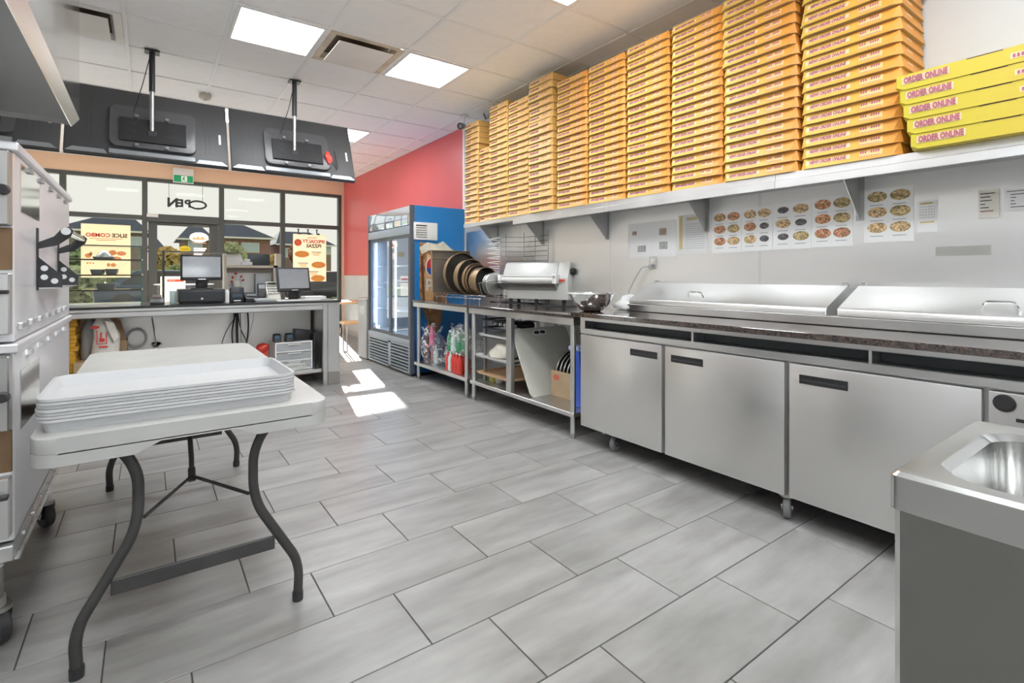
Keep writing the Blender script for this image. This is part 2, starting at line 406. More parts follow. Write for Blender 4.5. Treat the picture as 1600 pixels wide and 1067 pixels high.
# ---- shopfront windows
MX = [-2.09, -1.03, -.045, 1.025, 2.003, 3.04]; MW = .036
yf0, yf1, yg = YW - .02, YW + .09, YW + .035
for n, (xa, xb) in enumerate(zip(MX, MX[1:])):
    door = n == 2
    t = thing('window_%d' % (n + 1), ['shopfront window mostly behind the oven', 'shopfront window with the slice combo poster', 'glazed bay over the entrance door', 'shopfront window between the door and the poster window', 'shopfront window with the specialty pizzas poster'][n], 'window', (xa, YW, 0), kind='structure')
    o_ = (xa, YW, 0)
    B(o_).box(xa - MW, xa + MW, yf0, yf1, 0.12 if not door else 0, 2.70, .004, 1).out('mullion', m_frame, t, None)
    if n == 4: B(o_).box(xb - MW, xb + .02, yf0, yf1, .12, 2.70, .004, 1).out('mullion', m_frame, t, None)
    B(o_).box(xa + MW, xb - MW, yf0, yf1, 2.645, 2.70, .004, 1).out('head_bar', m_frame, t, None)
    if door: B(o_).box(xa + MW, xb - MW, yf0 - .03, yf1, 2.0, 2.125, .004, 1).out('transom_bar', m_frame, t, None)
    else: B(o_).box(xa + MW, xb - MW, yf0, yf1, 2.025, 2.095, .004, 1).out('transom_bar', m_frame, t, None)
    B(o_).box(xa + MW, xb - MW, yg, yg + .006, 2.09, 2.65).out('pane', m_glass, t, None)
    if not door:
        B(o_).box(xa + MW, xb - MW, yg, yg + .006, .17, 2.03).out('pane', m_glass, t, None)
        B(o_).box(xa + MW, xb - MW, yf0, yf1, .12, .18, .004, 1).out('sill_bar', m_frame, t, None)
o_ = (.49, YW, 0)
dt = thing('door_1', 'dark framed glass entrance door with a push bar', 'door', o_, kind='structure')
dy0, dy1 = YW, YW + .05
B(o_).box(.0, .118, dy0, dy1, .01, 1.998, .004, 1).out('stile', m_frame, dt, None)
B(o_).box(.845, .98, dy0, dy1, .01, 1.998, .004, 1).out('stile', m_frame, dt, None)
B(o_).box(.118, .845, dy0, dy1, 1.95, 1.998, .003, 1).out('top_rail', m_frame, dt, None)
B(o_).box(.118, .845, dy0, dy1, .01, .25, .003, 1).out('bottom_rail', m_frame, dt, None)
B(o_).box(.118, .845, dy0 + .02, dy0 + .026, .25, 1.95).out('pane', m_glass, dt, None)
pb = B(o_).tube([(.07, dy0 - .005, .99), (.07, dy0 - .06, .99), (.91, dy0 - .06, .99), (.91, dy0 - .005, .99)], .014, 8, round_=.02)
pb.out('push_bar', m_alu, dt)
cl = B(o_).box(.60, .84, dy0 - .06, dy0 - .005, 1.955, 1.99, .005).box(.30, .62, dy0 - .05, dy0 - .03, 1.965, 1.98)
cl.out('closer', m_frame, dt, None)
tag(B().box(-.02, .13, YW - .075, YW - .045, 2.07, 2.12, .003).out('alarm_contact', m_white, smooth=None), 'small white box on the frame above the door', 'sensor')

# ================================================================ OUTSIDE
m_asph = M('asphalt', (0.3, 0.3, 0.3), 0.9, var=0.1, scale=2)
m_conc = M('concrete', (0.6, 0.59, 0.57), 0.8, var=0.05, scale=3)
m_grass = M('grass', (0.13, 0.19, 0.055), 0.9, var=0.3, scale=3)
tag(B().box(-60, 70, YW + .15, 120, -.3, -.12).out('road', m_asph, smooth=None), 'grey asphalt lot outside the windows', 'road', kind='structure')
tag(B().box(-20, 22, YW + .15, 12.4, -.12, -.03).out('pavement', m_conc, smooth=None), 'pale pavement outside the door', 'pavement', kind='structure')
tag(B().box(-60, 70, 27, 58, -.12, -.04).out('lawn', m_grass, smooth=None), 'strip of grass across the lot', 'grass', kind='structure')
cn = B().box(-20, 22, 10.35, 11.30, 2.86, 3.4)  # unseen slab added to shorten the sun patch on the floor
tag(cn.out('sun_cutoff_overhang', m_conc, smooth=None), 'unseen overhang added outside above the windows to cut the sunlight', 'overhang', kind='structure')
m_brick = M('brick', (0.30, 0.165, 0.14), 0.85, var=0.12, scale=2.5)
m_brick2 = M('brown_brick', (0.27, 0.19, 0.16), 0.85, var=0.12, scale=2.5)
m_roof = M('slate_roof', (0.075, 0.09, 0.125), 0.95, var=0.12, scale=2)
m_trim = M('white_trim', (0.75, 0.74, 0.72), 0.5)
m_pane = M('far_window_glass', (0.42, 0.5, 0.55), 0.05, 0.0, spec=0.8)
def house(label, x0, x1, y0, eave, ridge, rx0, rx1, brick, wins, depth=7):
    t = thing('house', label, 'house', ((x0 + x1) / 2, y0, -.12), group='houses across the road'); o_ = ((x0 + x1) / 2, y0, -.12)
    B(o_).box(x0, x1, y0, y0 + depth, -.12, eave).out('wall', brick, t, None)
    b = B(o_); e = .5; yr = y0 + depth / 2
    A = [(x0 - e, y0 - e, eave), (x1 + e, y0 - e, eave), (x1 + e, y0 + depth + e, eave), (x0 - e, y0 + depth + e, eave)]
    r0, r1 = (rx0, yr, ridge), (rx1, yr, ridge)
    b.face([A[0], A[1], r1, r0]); b.face([A[1], A[2], r1]); b.face([A[2], A[3], r0, r1]); b.face([A[3], A[0], r0]); b.face(A[::-1])
    b.out('roof', m_roof, t, None)
    B(o_).box(x0 - e, x1 + e, y0 - e - .05, y0 - e, eave - .1, eave + .06).out('gutter', m_trim, t, None)
    for (wx, wz, ww, wh) in wins:
        f = B(o_).box(wx - ww / 2 - .06, wx + ww / 2 + .06, y0 - .1, y0 + .02, wz - .06, wz + wh + .06).out('window', m_trim, t, None)
        B(o_).box(wx - ww / 2, wx - .03, y0 - .13, y0 - .09, wz, wz + wh).out('window_pane', m_pane, f, None)
        B(o_).box(wx + .03, wx + ww / 2, y0 - .13, y0 - .09, wz, wz + wh).out('window_pane', m_pane, f, None)
HY = 55.0
house('brick house with broad dark roof seen behind the slice combo poster', -5.91, -0.35, HY, 4.85, 6.55, -3.23, -1.24, m_brick2, [(-0.84, 3.5, .9, .9)])
house('brick house seen through the upper right of the door glass', 2.58, 4.64, HY, 4.4, 6.0, 3.27, 4.18, m_brick2, [(3.52, 3.2, 1.0, 1.0)])
house('low brick house seen through the left of the door glass', 0.34, 1.23, HY + 14, 3.9, 5.6, 0.30, 0.67, m_brick2, [(0.62, 2.4, .9, .9)])
house('red brick house with a white framed double window left of the poster window', 5.84, 9.85, HY, 4.7, 6.5, 6.16, 7.36, m_brick, [(8.08, 3.35, 1.45, .85)])
house('brick house with sloping roof seen beside the specialty pizzas poster', 11.16, 16.38, HY + 2, 4.3, 5.95, 11.82, 14.99, m_brick2, [(15.78, 3.4, .9, .9), (11.64, 3.0, .9, .9)])
def leaf_mat(name, col): return M(name, col, 0.7, var=0.35, scale=1.3)
m_lg = leaf_mat('green_leaves', (0.20, 0.25, 0.12)); m_ly = leaf_mat('yellow_leaves', (0.46, 0.33, 0.12)); m_lp = leaf_mat('pale_green_leaves', (0.36, 0.38, 0.22)); m_lr = leaf_mat('reddish_leaves', (0.40, 0.22, 0.18))
m_bark = M('bark', (0.16, 0.12, 0.09), 0.9)
def leaves(o_, c, r, n, size, seed, mat, parent, name='crown'):
    rr = random.Random(seed); b = B(o_)
    for _ in range(n):
        while True:
            p = Vector((rr.uniform(-1, 1), rr.uniform(-1, 1), rr.uniform(-1, 1)))
            if .25 < p.length < 1: break
        q = Vector(c) + Vector((p.x * r[0], p.y * r[1], p.z * r[2]))
        u = Vector((rr.uniform(-1, 1), rr.uniform(-1, 1), rr.uniform(-1, 1))).normalized() * size; w = u.orthogonal() * rr.uniform(.6, 1)
        b.face([q - u, q + w, q + u, q - w])
    return b.out(name, mat, parent, None)
def tree(label, x, y, h, r, mat, seed, n=700):
    t = thing('tree', label, 'tree', (x, y, -.12), group='trees across the lot'); o_ = (x, y, -.12)
    B(o_).cyl((x, y, -.12), (x, y, h * .55), .13, 7, .07).out('trunk', m_bark, t)
    leaves(o_, (x, y, h - r * 1.05), (r, r, r * 1.15), n, .2, seed, mat, t)
ty = 40.0
tree('yellow tree seen through the left of the door glass', 1.03, ty, 2.9, .75, m_ly, 3, 500)
tree('pale green tree in front of the red brick house', 4.68, ty, 3.3, .95, m_lp, 4)
tree('small pale green tree under the white framed house window', 6.00, ty + 3, 2.3, .7, m_lp, 5)
tree('yellow green tree at the right end of the red brick house', 7.68, ty + 2, 2.6, .5, m_ly, 6, 400)
tree('reddish tree left of the specialty pizzas poster', 8.42, ty - 3, 3.2, .6, m_lr, 7, 500)
tree('green tree behind the left side of the slice combo poster', -3.55, ty, 3.0, 1.1, m_lg, 8)
def hedge(label, xa, xb, y, h, mat, seed):
    o_ = ((xa + xb) / 2, y, -.05)
    t = thing('hedge', label, 'hedge', o_, group='hedges beyond the lot')
    leaves(o_, ((xa + xb) / 2, y, h / 2), ((xb - xa) / 2, .8, h * .62), 900, .13, seed, mat, t, 'foliage')
    B(o_).box(xa + .3, xb - .3, y - .2, y + .2, -.05, h * .5).out('stems', m_bark, t, None)
hedge('low leafy hedge behind the glass display case', -2.75, -1.25, 24.5, 1.3, m_lp, 21)
hedge('low green shrubs behind the right of the display case', -1.22, -0.20, 25.5, 1.2, m_lg, 22)
hedge('low hedge seen through the door glass', 0.25, 2.17, 26, 1.4, m_lg, 23)
hedge('low hedge below the red brick house', 2.82, 5.26, 26.5, 1.4, m_lp, 24)
hedge('low hedge beside the specialty pizzas poster', 5.36, 7.75, 26, 1.2, m_lg, 25)
m_car = M('dark_blue_car_paint', (0.03, 0.045, 0.08), 0.2, coat=0.5)
def car(label, x, y, col):
    o_ = (x, y, -.12); t = thing('parked_car', label, 'car', o_)
    pr = [(-2.1, .25), (2.1, .25), (2.15, .75), (1.5, .9), (.9, 1.42), (-1.0, 1.42), (-1.7, .92), (-2.15, .8)]
    B(o_).prism([(x + a, z - .12) for a, z in pr], 'y', y - .85, y + .85, .06).out('body', col, t)
    B(o_).prism([(x - 1.45, .82), (1.25 + x, .82), (.8 + x, 1.24), (-.95 + x, 1.24)], 'y', y - .87, y + .87).out('side_glass', m_black, t, None)
    for sx in (-1.35, 1.35):
        for sy in (-.78, .78): B(o_).cyl((x + sx, y + sy - .1, .2), (x + sx, y + sy + .1, .2), .32, 16).out('wheel', m_rubber, t)
car('dark car parked outside, seen through the door glass', 0.68, 22.0, m_car)
car('dark car parked outside, right of the specialty pizzas poster', 6.97, 24.0, M('black_car_paint', (0.02, 0.02, 0.022), 0.2, coat=0.5))
# ================================================================ WALL SHELF AND PIZZA BOXES
SX, SZ = 2.80, 1.70
m_shelf = steel('shelf_steel', (0.80, 0.80, 0.80), 0.36, (2, 1, 2))
SHN = ['steel wall shelf section at the fridge end, with a narrow lip', 'steel wall shelf section between the fridge end section and the middle', 'steel wall shelf section over the bagged papers and first menu sheets', 'steel wall shelf section carrying the lime green boxes']
for k, (ya, yb) in enumerate(((3.872, 4.80), (2.668, 3.87), (1.417, 2.666), (-1.2, 1.415))):
    t = thing('wall_shelf', SHN[k], 'shelf', (3.1, (ya + yb) / 2, SZ - .08), group='steel shelves along the right wall'); o_ = (3.1, (ya + yb) / 2, SZ - .08)
    lip = .045 if k == 0 else .08
    B(o_).box(SX, XR - .007, ya, yb, SZ - .014, SZ, .002, 1).out('shelf_board', m_shelf, t, None)
    b = B(o_).box(SX - .004, SX, ya, yb, SZ - .04, SZ, .001, 1)
    if k: b.box(SX - .012, SX - .006, ya, yb, SZ - lip, SZ - .038, .002, 1)
    b.out('front_lip', m_shelf, t, None)
    for y in {0: (4.60,), 1: (3.82, 2.968), 2: (2.045,), 3: (1.121, .1)}[k]:
        b = B(o_).prism([(XR - .007, 1.45), (XR - .007, SZ - .016), (2.86, SZ - .016), (XR - .03, 1.45)], 'y', y - .0015, y + .0015)
        b.box(XR - .011, XR - .007, y - .02, y + .02, 1.44, SZ - .016)
        b.out('bracket', m_steel_dark, t, None)

def yellow_box_mat(name, left, right, w, dots=True):
    t = NT(name); tc = t.add('ShaderNodeTexCoord'); sp = t.add('ShaderNodeSeparateXYZ'); t.link(tc.outputs['Object'], sp.inputs[0])
    mr = t.add('ShaderNodeMapRange'); mr.inputs[1].default_value = w; mr.inputs[2].default_value = 0; t.link(sp.outputs[1], mr.inputs[0])
    nz = t.noise(60, (1, 1, 1), 2); ad = t.add('ShaderNodeMath', operation='MULTIPLY_ADD'); t.link(nz, ad.inputs[0]); ad.inputs[1].default_value = .22; t.link(mr.outputs[0], ad.inputs[2])
    t.link(t.ramp(ad.outputs[0], [(.12, left), (.62, tuple((a + b) / 2 for a, b in zip(left, right))), (1.05, right)]), t.p.inputs['Base Color'])
    t.p.inputs['Roughness'].default_value = .5
    return t.m
m_box = yellow_box_mat('yellow_to_orange_print', (0.72, 0.48, 0.085), (0.74, 0.31, 0.05), 0.4)
m_box_far = yellow_box_mat('yellow_print', (0.72, 0.52, 0.16), (0.72, 0.42, 0.13), 0.4)
m_lime = yellow_box_mat('lime_yellow_print', (0.58, 0.48, 0.035), (0.58, 0.43, 0.045), 0.5)
m_pr = M('plum_print', (0.40, 0.10, 0.16), 0.6)
m_prw = M('pale_print_ground', (0.80, 0.58, 0.38), 0.6); m_prw2 = M('faint_print_ground', (0.84, 0.52, 0.22), 0.6)
BW, BD, BH = .385, .315, .054
def box_mesh(mat, w=BW, d=BD, h=BH):
    """tapered carton: x = depth into the shelf, y = along the wall, z = up; base wider than lid, clipped front corners, bare board underneath"""
    b = B(); c = .03; f, i = FI, .010
    lo = [(c * .8, 0), (d, 0), (d, w), (c * .8, w), (0, w - c), (0, c)]
    hi = [(f + .004, i), (d - .002, i), (d - .002, w - i), (f + .004, w - i), (f, w - i - .004), (f, i + .004)]
    vs = [[b.bm.verts.new((x, y, z)) for x, y in p_] for p_, z in ((lo, 0.0), (hi, h - .003))]
    tp = [b.bm.verts.new((x + .001, y, h - .0005)) for x, y in hi]
    b.bm.faces.new(vs[0][::-1]); b.bm.faces.new(tp)
    for A, Z in ((vs[0], vs[1]), (vs[1], tp)):
        for k in range(6): b.bm.faces.new((A[k], A[(k + 1) % 6], Z[(k + 1) % 6], Z[k]))
    me = b.mesh('pizza_box', mat, None); me.materials.append(m_board_brown)
    for q in me.polygons:
        if q.normal.z < -.9: q.material_index = 1
    return me
FI = .021
m_board_brown = M('bare_carton_board', (0.50, 0.38, 0.22), .8)
me_box, me_box_far = box_mesh(m_box), box_mesh(m_box_far)
def merge_text(items, cond):
    """several flat letterings joined in one mesh lying on the box front (x ~ 0 plane, leaning with it)"""
    b = B(); 
    for me, y, z, lean, xo in items:
        tb = bmesh.new(); tb.from_mesh(me)
        for v in tb.verts: v.co = Vector((xo - v.co.z + (z + v.co.y) * lean, y - v.co.x * cond, z + v.co.y))
        tm = bpy.data.meshes.new('tmp'); tb.to_mesh(tm); tb.free(); b.bm.from_mesh(tm); bpy.data.meshes.remove(tm)
    return b
LEAN = FI / .051
_t1 = text_mesh('NEW! ORDER ONLINE', .0235, m_pr, .0006)
me_print = merge_text([(_t1, .272, .027, LEAN, -.0022)], .62).mesh('lettering', m_pr, None)
_pb = B()
def strokes(b, ys, za, zb, w, lean, x):      # small print too fine to read: strokes only
    for y in ys: b.face([(x + za * lean, y, za), (x + za * lean, y + w, za), (x + zb * lean, y + w, zb), (x + zb * lean, y, zb)])
strokes(_pb, [.142 - k * .0085 for k in range(3)], .029, .041, .006, LEAN, -.0012); strokes(_pb, [.113], .034, .036, .006, LEAN, -.0012); strokes(_pb, [.104 - k * .0085 for k in range(4)], .029, .041, .006, LEAN, -.0012)
strokes(_pb, [.145 - k * .006 for k in range(13)], .014, .019, .0035, LEAN, -.0012)
me_small = _pb.mesh('small_print', m_pr, None); me_small_bg_src = 1
bb = B()
def lean_quad(b, ya, yb, za, zb, x): b.face([(x + za * LEAN, ya, za), (x + za * LEAN, yb, za), (x + zb * LEAN, yb, zb), (x + zb * LEAN, ya, zb)])
lean_quad(bb, .185, .36, .0165, .0375, -.0006)
me_print_bg = bb.mesh('print_ground', m_prw, None)
b2 = B(); lean_quad(b2, .068, .15, .0125, .0425, -.0005); me_small_bg = b2.mesh('small_print_ground', m_prw2, None)
bs = B(); bs.face([(.10, -.0005 + .027 * .2, .016), (.17, -.0005 + .027 * .2, .016), (.17, -.0005 + .037 * .2, .04), (.10, -.0005 + .037 * .2, .04)])
me_side = bs.mesh('side_print', m_prw, None)
def add_box(mesh, label, x, y, z, w, h, rz, group, side=False, rank=0):
    o = link('pizza_box', mesh, None, (x, y, z), (0, 0, rz), (1, w / BW, h / BH)); tag(o, label, 'pizza box', group)
    g = link('print_ground', me_print_bg, o); link('lettering', me_print, g); g2 = link('small_print_ground', me_small_bg, o); link('small_print', me_small, g2)
    if side: link('side_print', me_side, o)
    return o
# stacks from the red wall towards the camera: (far y, near y, top z, count, front x, far mesh?)
ST = [(4.80, 4.525, 2.775, 18, 2.795, 1), (4.52, 4.31, 2.46, 13, 2.81, 1), (4.305, 3.98, 2.835, 20, 2.79, 1), (3.975, 3.632, 2.785, 19, 2.79, 1), (3.625, 3.285, 2.865, 19, 2.765, 1),
      (3.268, 2.893, 2.77, 20, 2.79, 0), (2.89, 2.502, 2.77, 20, 2.79, 0), (2.498, 2.117, 2.775, 20, 2.79, 0), (2.113, 1.733, 2.78, 20, 2.79, 0), (1.728, 1.293, 2.78, 19, 2.78, 0), (1.285, .835, 2.80, 19, 2.785, 0)]
for k, (yf, yn, zt, n, fx, far) in enumerate(ST):
    h = (zt - SZ) / n; w = yf - yn - .003
    for q in range(n):
        jx, jy = R.uniform(-.004, .004), R.uniform(-.0015, .0015); rz = R.uniform(-.004, .004)
        if k == 4 and q > 11: jx += .012 * math.sin(q); jy += -.014 if q > 16 else .006
        if k == 0 and q > 13: jy -= .012
        if k == 9: jy += .012 if q > 11 else 0
        if k == 10: jy += .016 * (q / n) ** 2 - .01 * (q > 13)
        where = 'of the %s box stack from the red wall' % NTH[k] if k < 10 else 'of the box stack beside the lime green boxes'
        lab = ('%s yellow pizza box %s' % (ORD[q] if q == 0 else ORD[q] + ' from bottom', where))
        if q == n - 1: lab = 'topmost yellow pizza box %s' % where
        add_box(me_box_far if far else me_box, lab, fx + jx, yn + jy, SZ + q * h, w, h, rz, 'yellow pizza boxes stacked on the wall shelf', side=(k == 10))
# five larger lime boxes
def lime_mesh():
    b = B(); w, d, h = .52, .315, .062; c = .03
    lo = [(c, 0), (d, 0), (d, w), (c, w), (0, w - c), (0, c)]; hi = [(.003, 0), (d, 0), (d, w), (.003, w), (.0, w - .003), (.0, .003)]
    vs = [[b.bm.verts.new((x, y, z)) for x, y in p] for p, z in ((lo, 0), (hi, .014), (hi, h))]
    b.bm.faces.new(vs[0][::-1]); b.bm.faces.new(vs[2])
    for A, Z in zip(vs, vs[1:]):
        for k in range(6): b.bm.faces.new((A[k], A[(k + 1) % 6], Z[(k + 1) % 6], Z[k]))
    return b.mesh('pizza_box', m_lime, None)
me_lime = lime_mesh()
_l1 = text_mesh('ORDER ONLINE', .034, m_pr, .0012)
me_l1 = merge_text([(_l1, .415, .036, 0, -.003)], .62).mesh('lettering', m_pr, None); _lb = B(); strokes(_lb, [.135 - k * .012 for k in range(10)], .021, .034, .008, 0, -.002); me_l2 = _lb.mesh('small_print', m_pr, None)
bq = B(); bq.face([(-.001, .333, .022), (-.001, .497, .022), (-.001, .497, .051), (-.001, .333, .051)])
me_l1bg = bq.mesh('print_ground', m_prw, None); bq = B(); bq.face([(-.001, 0.01, .018), (-.001, .15, .018), (-.001, .15, .038), (-.001, .01, .038)]); me_l2bg = bq.mesh('small_print_ground', m_prw, None)
me_slot = B().box(-.0006, .002, .17, .28, .0585, .0622).mesh('tab_slot', m_ventdark, None)
for q in range(5):
    o = link('pizza_box', me_lime, None, (2.73 - .004 * q, .27 + .012 * q, SZ + q * .0665), (0, 0, 0), (1.1, 1.0, .0655 / .062))
    tag(o, ('lowest' if q == 0 else 'topmost' if q == 4 else NTH[q] + ' from bottom') + ' of the five larger lime green pizza boxes', 'pizza box', 'lime green pizza boxes')
    g = link('print_ground', me_l1bg, o); link('lettering', me_l1, g); g = link('small_print_ground', me_l2bg, o); link('small_print', me_l2, g)
    link('tab_slot', me_slot, o)

# ================================================================ PREP FRIDGE COUNTER
CX = 2.40
o_ = (2.75, 1.1, 0)
pf = thing('prep_fridge', 'long steel prep fridge on castors with three doors under the granite', 'fridge', o_)
ye = -.75
B(o_).box(2.432, XR - .02, ye, 2.545, .115, .785).out('body', m_steel_dark, pf, None)
B(o_).box(2.402, 2.44, ye, 2.545, .752, .786, .003, 1).out('front_rail', m_steel_y, pf, None)
B(o_).box(2.402, 2.44, ye, 2.545, .838, .863, .003, 1).out('top_rail', m_steel_y, pf, None)
B(o_).box(2.50, XR - .02, ye, 2.545, .785, .863).out('slot_back', M('dark_slot', (0.03, 0.04, 0.045), 0.4), pf, None)
for y in (2.52, 1.666, .83, -.05):
    B(o_).box(2.404, 2.50, y - .006 if y < 2.5 else 2.50, y + .006 if y < 2.5 else 2.545, .785, .84).out('slot_divider', m_steel, pf, None)
def pull(o_, parent, ya, yb, zt):
    h = B(o_); x = 2.400
    h.box(x - .003, x + .001, ya, yb, zt - .006, zt).box(x - .003, x + .001, ya, yb, zt - .04, zt - .034).box(x - .003, x + .001, ya, ya + .007, zt - .034, zt - .006).box(x - .003, x + .001, yb - .007, yb, zt - .034, zt - .006)
    h.box(x - .0008, x + .0005, ya, yb, zt - .04, zt)
    h.prism([(x - .0026, zt - .026), (x - .0010, zt - .020), (x - .0010, zt - .036), (x - .0026, zt - .036)], 'y', ya + .007, yb - .007)
    return h.out('handle', m_black, parent, None)
for yb, ya, hb, ha in ((2.539, 1.866, 2.098, 1.896), (1.844, 1.173, 1.80, 1.60), (1.152, .487, 1.106, .91)):
    d = B(o_).box(2.400, 2.431, ya, yb, .122, .743, .004, 2).out('door', m_steel_door, pf)
    pull(o_, d, ha, hb, .698)
cp = B(o_).box(2.402, 2.431, ye, .470, .122, .743, .004, 2).out('compressor_panel', m_steel_door, pf)
B(o_).lathe([(0, -.006), (.022, -.006), (.024, -.003), (.03, -.003), (.03, .001), (0, .001)], (2.4015, .429, .706), (1, 0, 0), 20).out('round_vent', m_black, cp)
for k in range(6):
    B(o_).box(2.3995, 2.4015, .05, .40, .648 - k * .03, .660 - k * .03).out('louvre', m_black, cp, None)
def caster(parent, o_, x, y, r=.052, ang=0.0, top=.118, mat=None):
    ax = Vector((math.cos(ang), math.sin(ang), 0)); ctr = Vector((x, y, r))
    c = B(o_).lathe([(r * .35, -.016), (r * .9, -.017), (r, -.011), (r, .011), (r * .9, .017), (r * .35, .016)], ctr, ax, 22, close=True).out('caster_wheel', mat or m_rubber, parent)
    sd = Vector((-ax.y, ax.x, 0))
    b = B(o_)
    for s_ in (-1, 1):
        q = ctr + ax * .022 * s_
        b.cyl(q - ax * .002, q + ax * .002, r * .30, 12)
        p1, p2 = q + sd * .028 + Vector((0, 0, top - r - .012)), q - sd * .028 + Vector((0, 0, top - r - .012))
        n_ = ax * .002
        b.face([q - sd * .014 + n_, q + sd * .014 + n_, p1 + n_, p2 + n_]); b.face([q - sd * .014 - n_, q + sd * .014 - n_, p1 - n_, p2 - n_])
    b.cyl((x, y, top - .014), (x, y, top), .034, 14)
    b.cyl(ctr - ax * .026, ctr + ax * .026, .007, 8)
    b.out('fork', m_steel_dark, c)
    return c
m_tread = M('grey_caster_rubber', (0.16, 0.165, 0.16), .5)
caster(pf, o_, 2.475, 2.29, .052, 1.75, .117, m_tread)
B(o_).box(2.41, 2.45, 2.33, 2.345, .112, .118).out('brake_tab', m_alu, pf, None)
caster(pf, o_, 2.46, 1.19, .052, 2.0, .117, m_tread); caster(pf, o_, 3.0, 2.30, .052, .4, .117); caster(pf, o_, 3.0, 1.19, .052, .2, .117); caster(pf, o_, 2.47, .05, .052, .2, .117); caster(pf, o_, 2.47, -.65, .052, .2, .117)
# granite slab
tag(B().box(2.362, XR - .008, -.8, 2.60, .864, .893, .002, 1).out('granite_worktop', m_granite, smooth=None), 'brown speckled granite worktop over the prep fridge', 'worktop')
# raised rail and hinged lids
o_ = (2.95, .8, .893)
rl = thing('topping_rail', 'raised steel rail unit on the granite with two sloping lids', 'food rail', o_)
rb = B(o_).box(2.77, XR - .012, -.75, 2.455, .896, .942, .002, 1); rb.out('base', m_steel_y, rl, None)
for ya, yb in ((2.0, 2.44), (1.45, 1.62), (.83, 1.33), (.2, .80)): B(o_).box(2.775, 3.0, ya, yb, .893, .8962).out('gap_shade_strip', m_blackm, rl, None)  # black strips stand in for the shade in the gaps under the rail
for ya, yb in ((1.155, 2.45), (-.22, 1.105)):
    pr = [(2.785, .944), (2.785, .978), (2.80, .985), (3.045, 1.092), (3.055, 1.085), (3.055, .944)]
    l = B(o_).prism(pr, 'y', ya, yb, .003, 1).out('lid', M('lid_steel', (0.84, 0.84, 0.83), 0.36, 1.0, var=.03, scale=3, rvar=.05, detail=1), rl)
    ym = {1.155: 1.945, -.22: .52}[ya]
    n_ = Vector((-.4, 0, .916)); base = Vector((2.845, ym, 1.006))
    P = [base + Vector((0, .055, 0)), base + Vector((0, .045, 0)) + n_ * .034, base + Vector((0, -.045, 0)) + n_ * .034, base - Vector((0, .055, 0))]
    B(o_).tube(P, .0065, 8, round_=.015).out('lid_handle', m_chrome, l)
for y in (2.42, 1.175, 1.085):
    b = B(o_).box(3.05, 3.075, y - .01, y + .01, 1.06, 1.108, .002, 1).cyl((3.055, y - .02, 1.092), (3.055, y + .02, 1.092), .008, 10)
    b.out('hinge', m_steel_dark, rl, None)
B(o_).box(3.02, 3.06, 1.10, 1.16, .944, 1.08).out('hinge_post', m_steel_dark, rl, None)

# ================================================================ STEEL TABLES
def worktable(label, ya, yb, legs, mid=None):
    o_ = (2.75, (ya + yb) / 2, 0); t = thing('steel_worktable', label, 'worktable', o_, group='steel worktables along the wall')
    B(o_).box(2.395, XR - .02, ya, yb, .848, .868, .002, 1).out('table_top', m_granite, t, None)
    B(o_).box(2.402, XR - .02, ya + .004, yb - .004, .795, .847, .003, 1).out('apron', m_steel_y, t, None)
    B(o_).box(2.41, XR - .03, ya + .01, yb - .01, .148, .18, .003, 1).out('lower_shelf', m_steel_y, t, None)
    for y in legs:
        for x in (2.43, 3.05):
            l = B(o_).cyl((x, y, .03), (x, y, .80), .02, 14).out('leg', m_steel, t)
            B(o_).cyl((x, y, 0), (x, y, .035), .015, 12, .021).out('foot', m_steel_dark, l)
    if mid: B(o_).box(2.412, 2.45, mid - .035, mid + .035, .18, .797, .002, 1).out('upright', m_steel, t, None)
    return t
worktable('narrow steel worktable next to the blue drinks fridge', 4.065, 5.245, (5.15, 4.11))
worktable('wider steel worktable with the dough roller and cutting board', 2.61, 4.035, (3.98, 2.645), 3.41)

# ---- mixing bowl
t = thing('mixing_bowl', 'shiny steel mixing bowl on the end of the granite', 'bowl', (2.545, 2.61 - .03, .893))
B().lathe([(0, .002), (.06, .0), (.085, .012), (.125, .05), (.152, .105), (.158, .121), (.172, .124), (.172, .127), (.155, .126), (.148, .105), (.12, .054), (.08, .018), (.055, .008), (0, .008)], n=40).out('shell', m_chrome, t)
B().lathe([(.156, .1225), (.172, .1225), (.174, .126), (.172, .129), (.156, .128)], n=40, close=True).out('rolled_rim', m_alu, t)
# ---- crumpled plastic wrap behind the bowl
b = B(); b.blob((2.86, 2.53, .93), (.10, .09, .045), 3, .45, 5, .894)
tag(b.out('plastic_wrap', M_film('clear_wrap', (0.85, 0.86, 0.86), .5, .15)), 'crumpled clear plastic wrap beside the steel bowl', 'wrap')
tag(B().prism([(2.80, .895), (2.80, .9), (2.93, .935), (3.05, .93), (3.05, .895)], 'y', 2.47, 2.585, .004).out('folded_cloth', M('white_cloth', (0.78, 0.78, 0.76), .9, var=.05, scale=9)), 'folded white cloth between the bowl and the sloping lid', 'cloth')

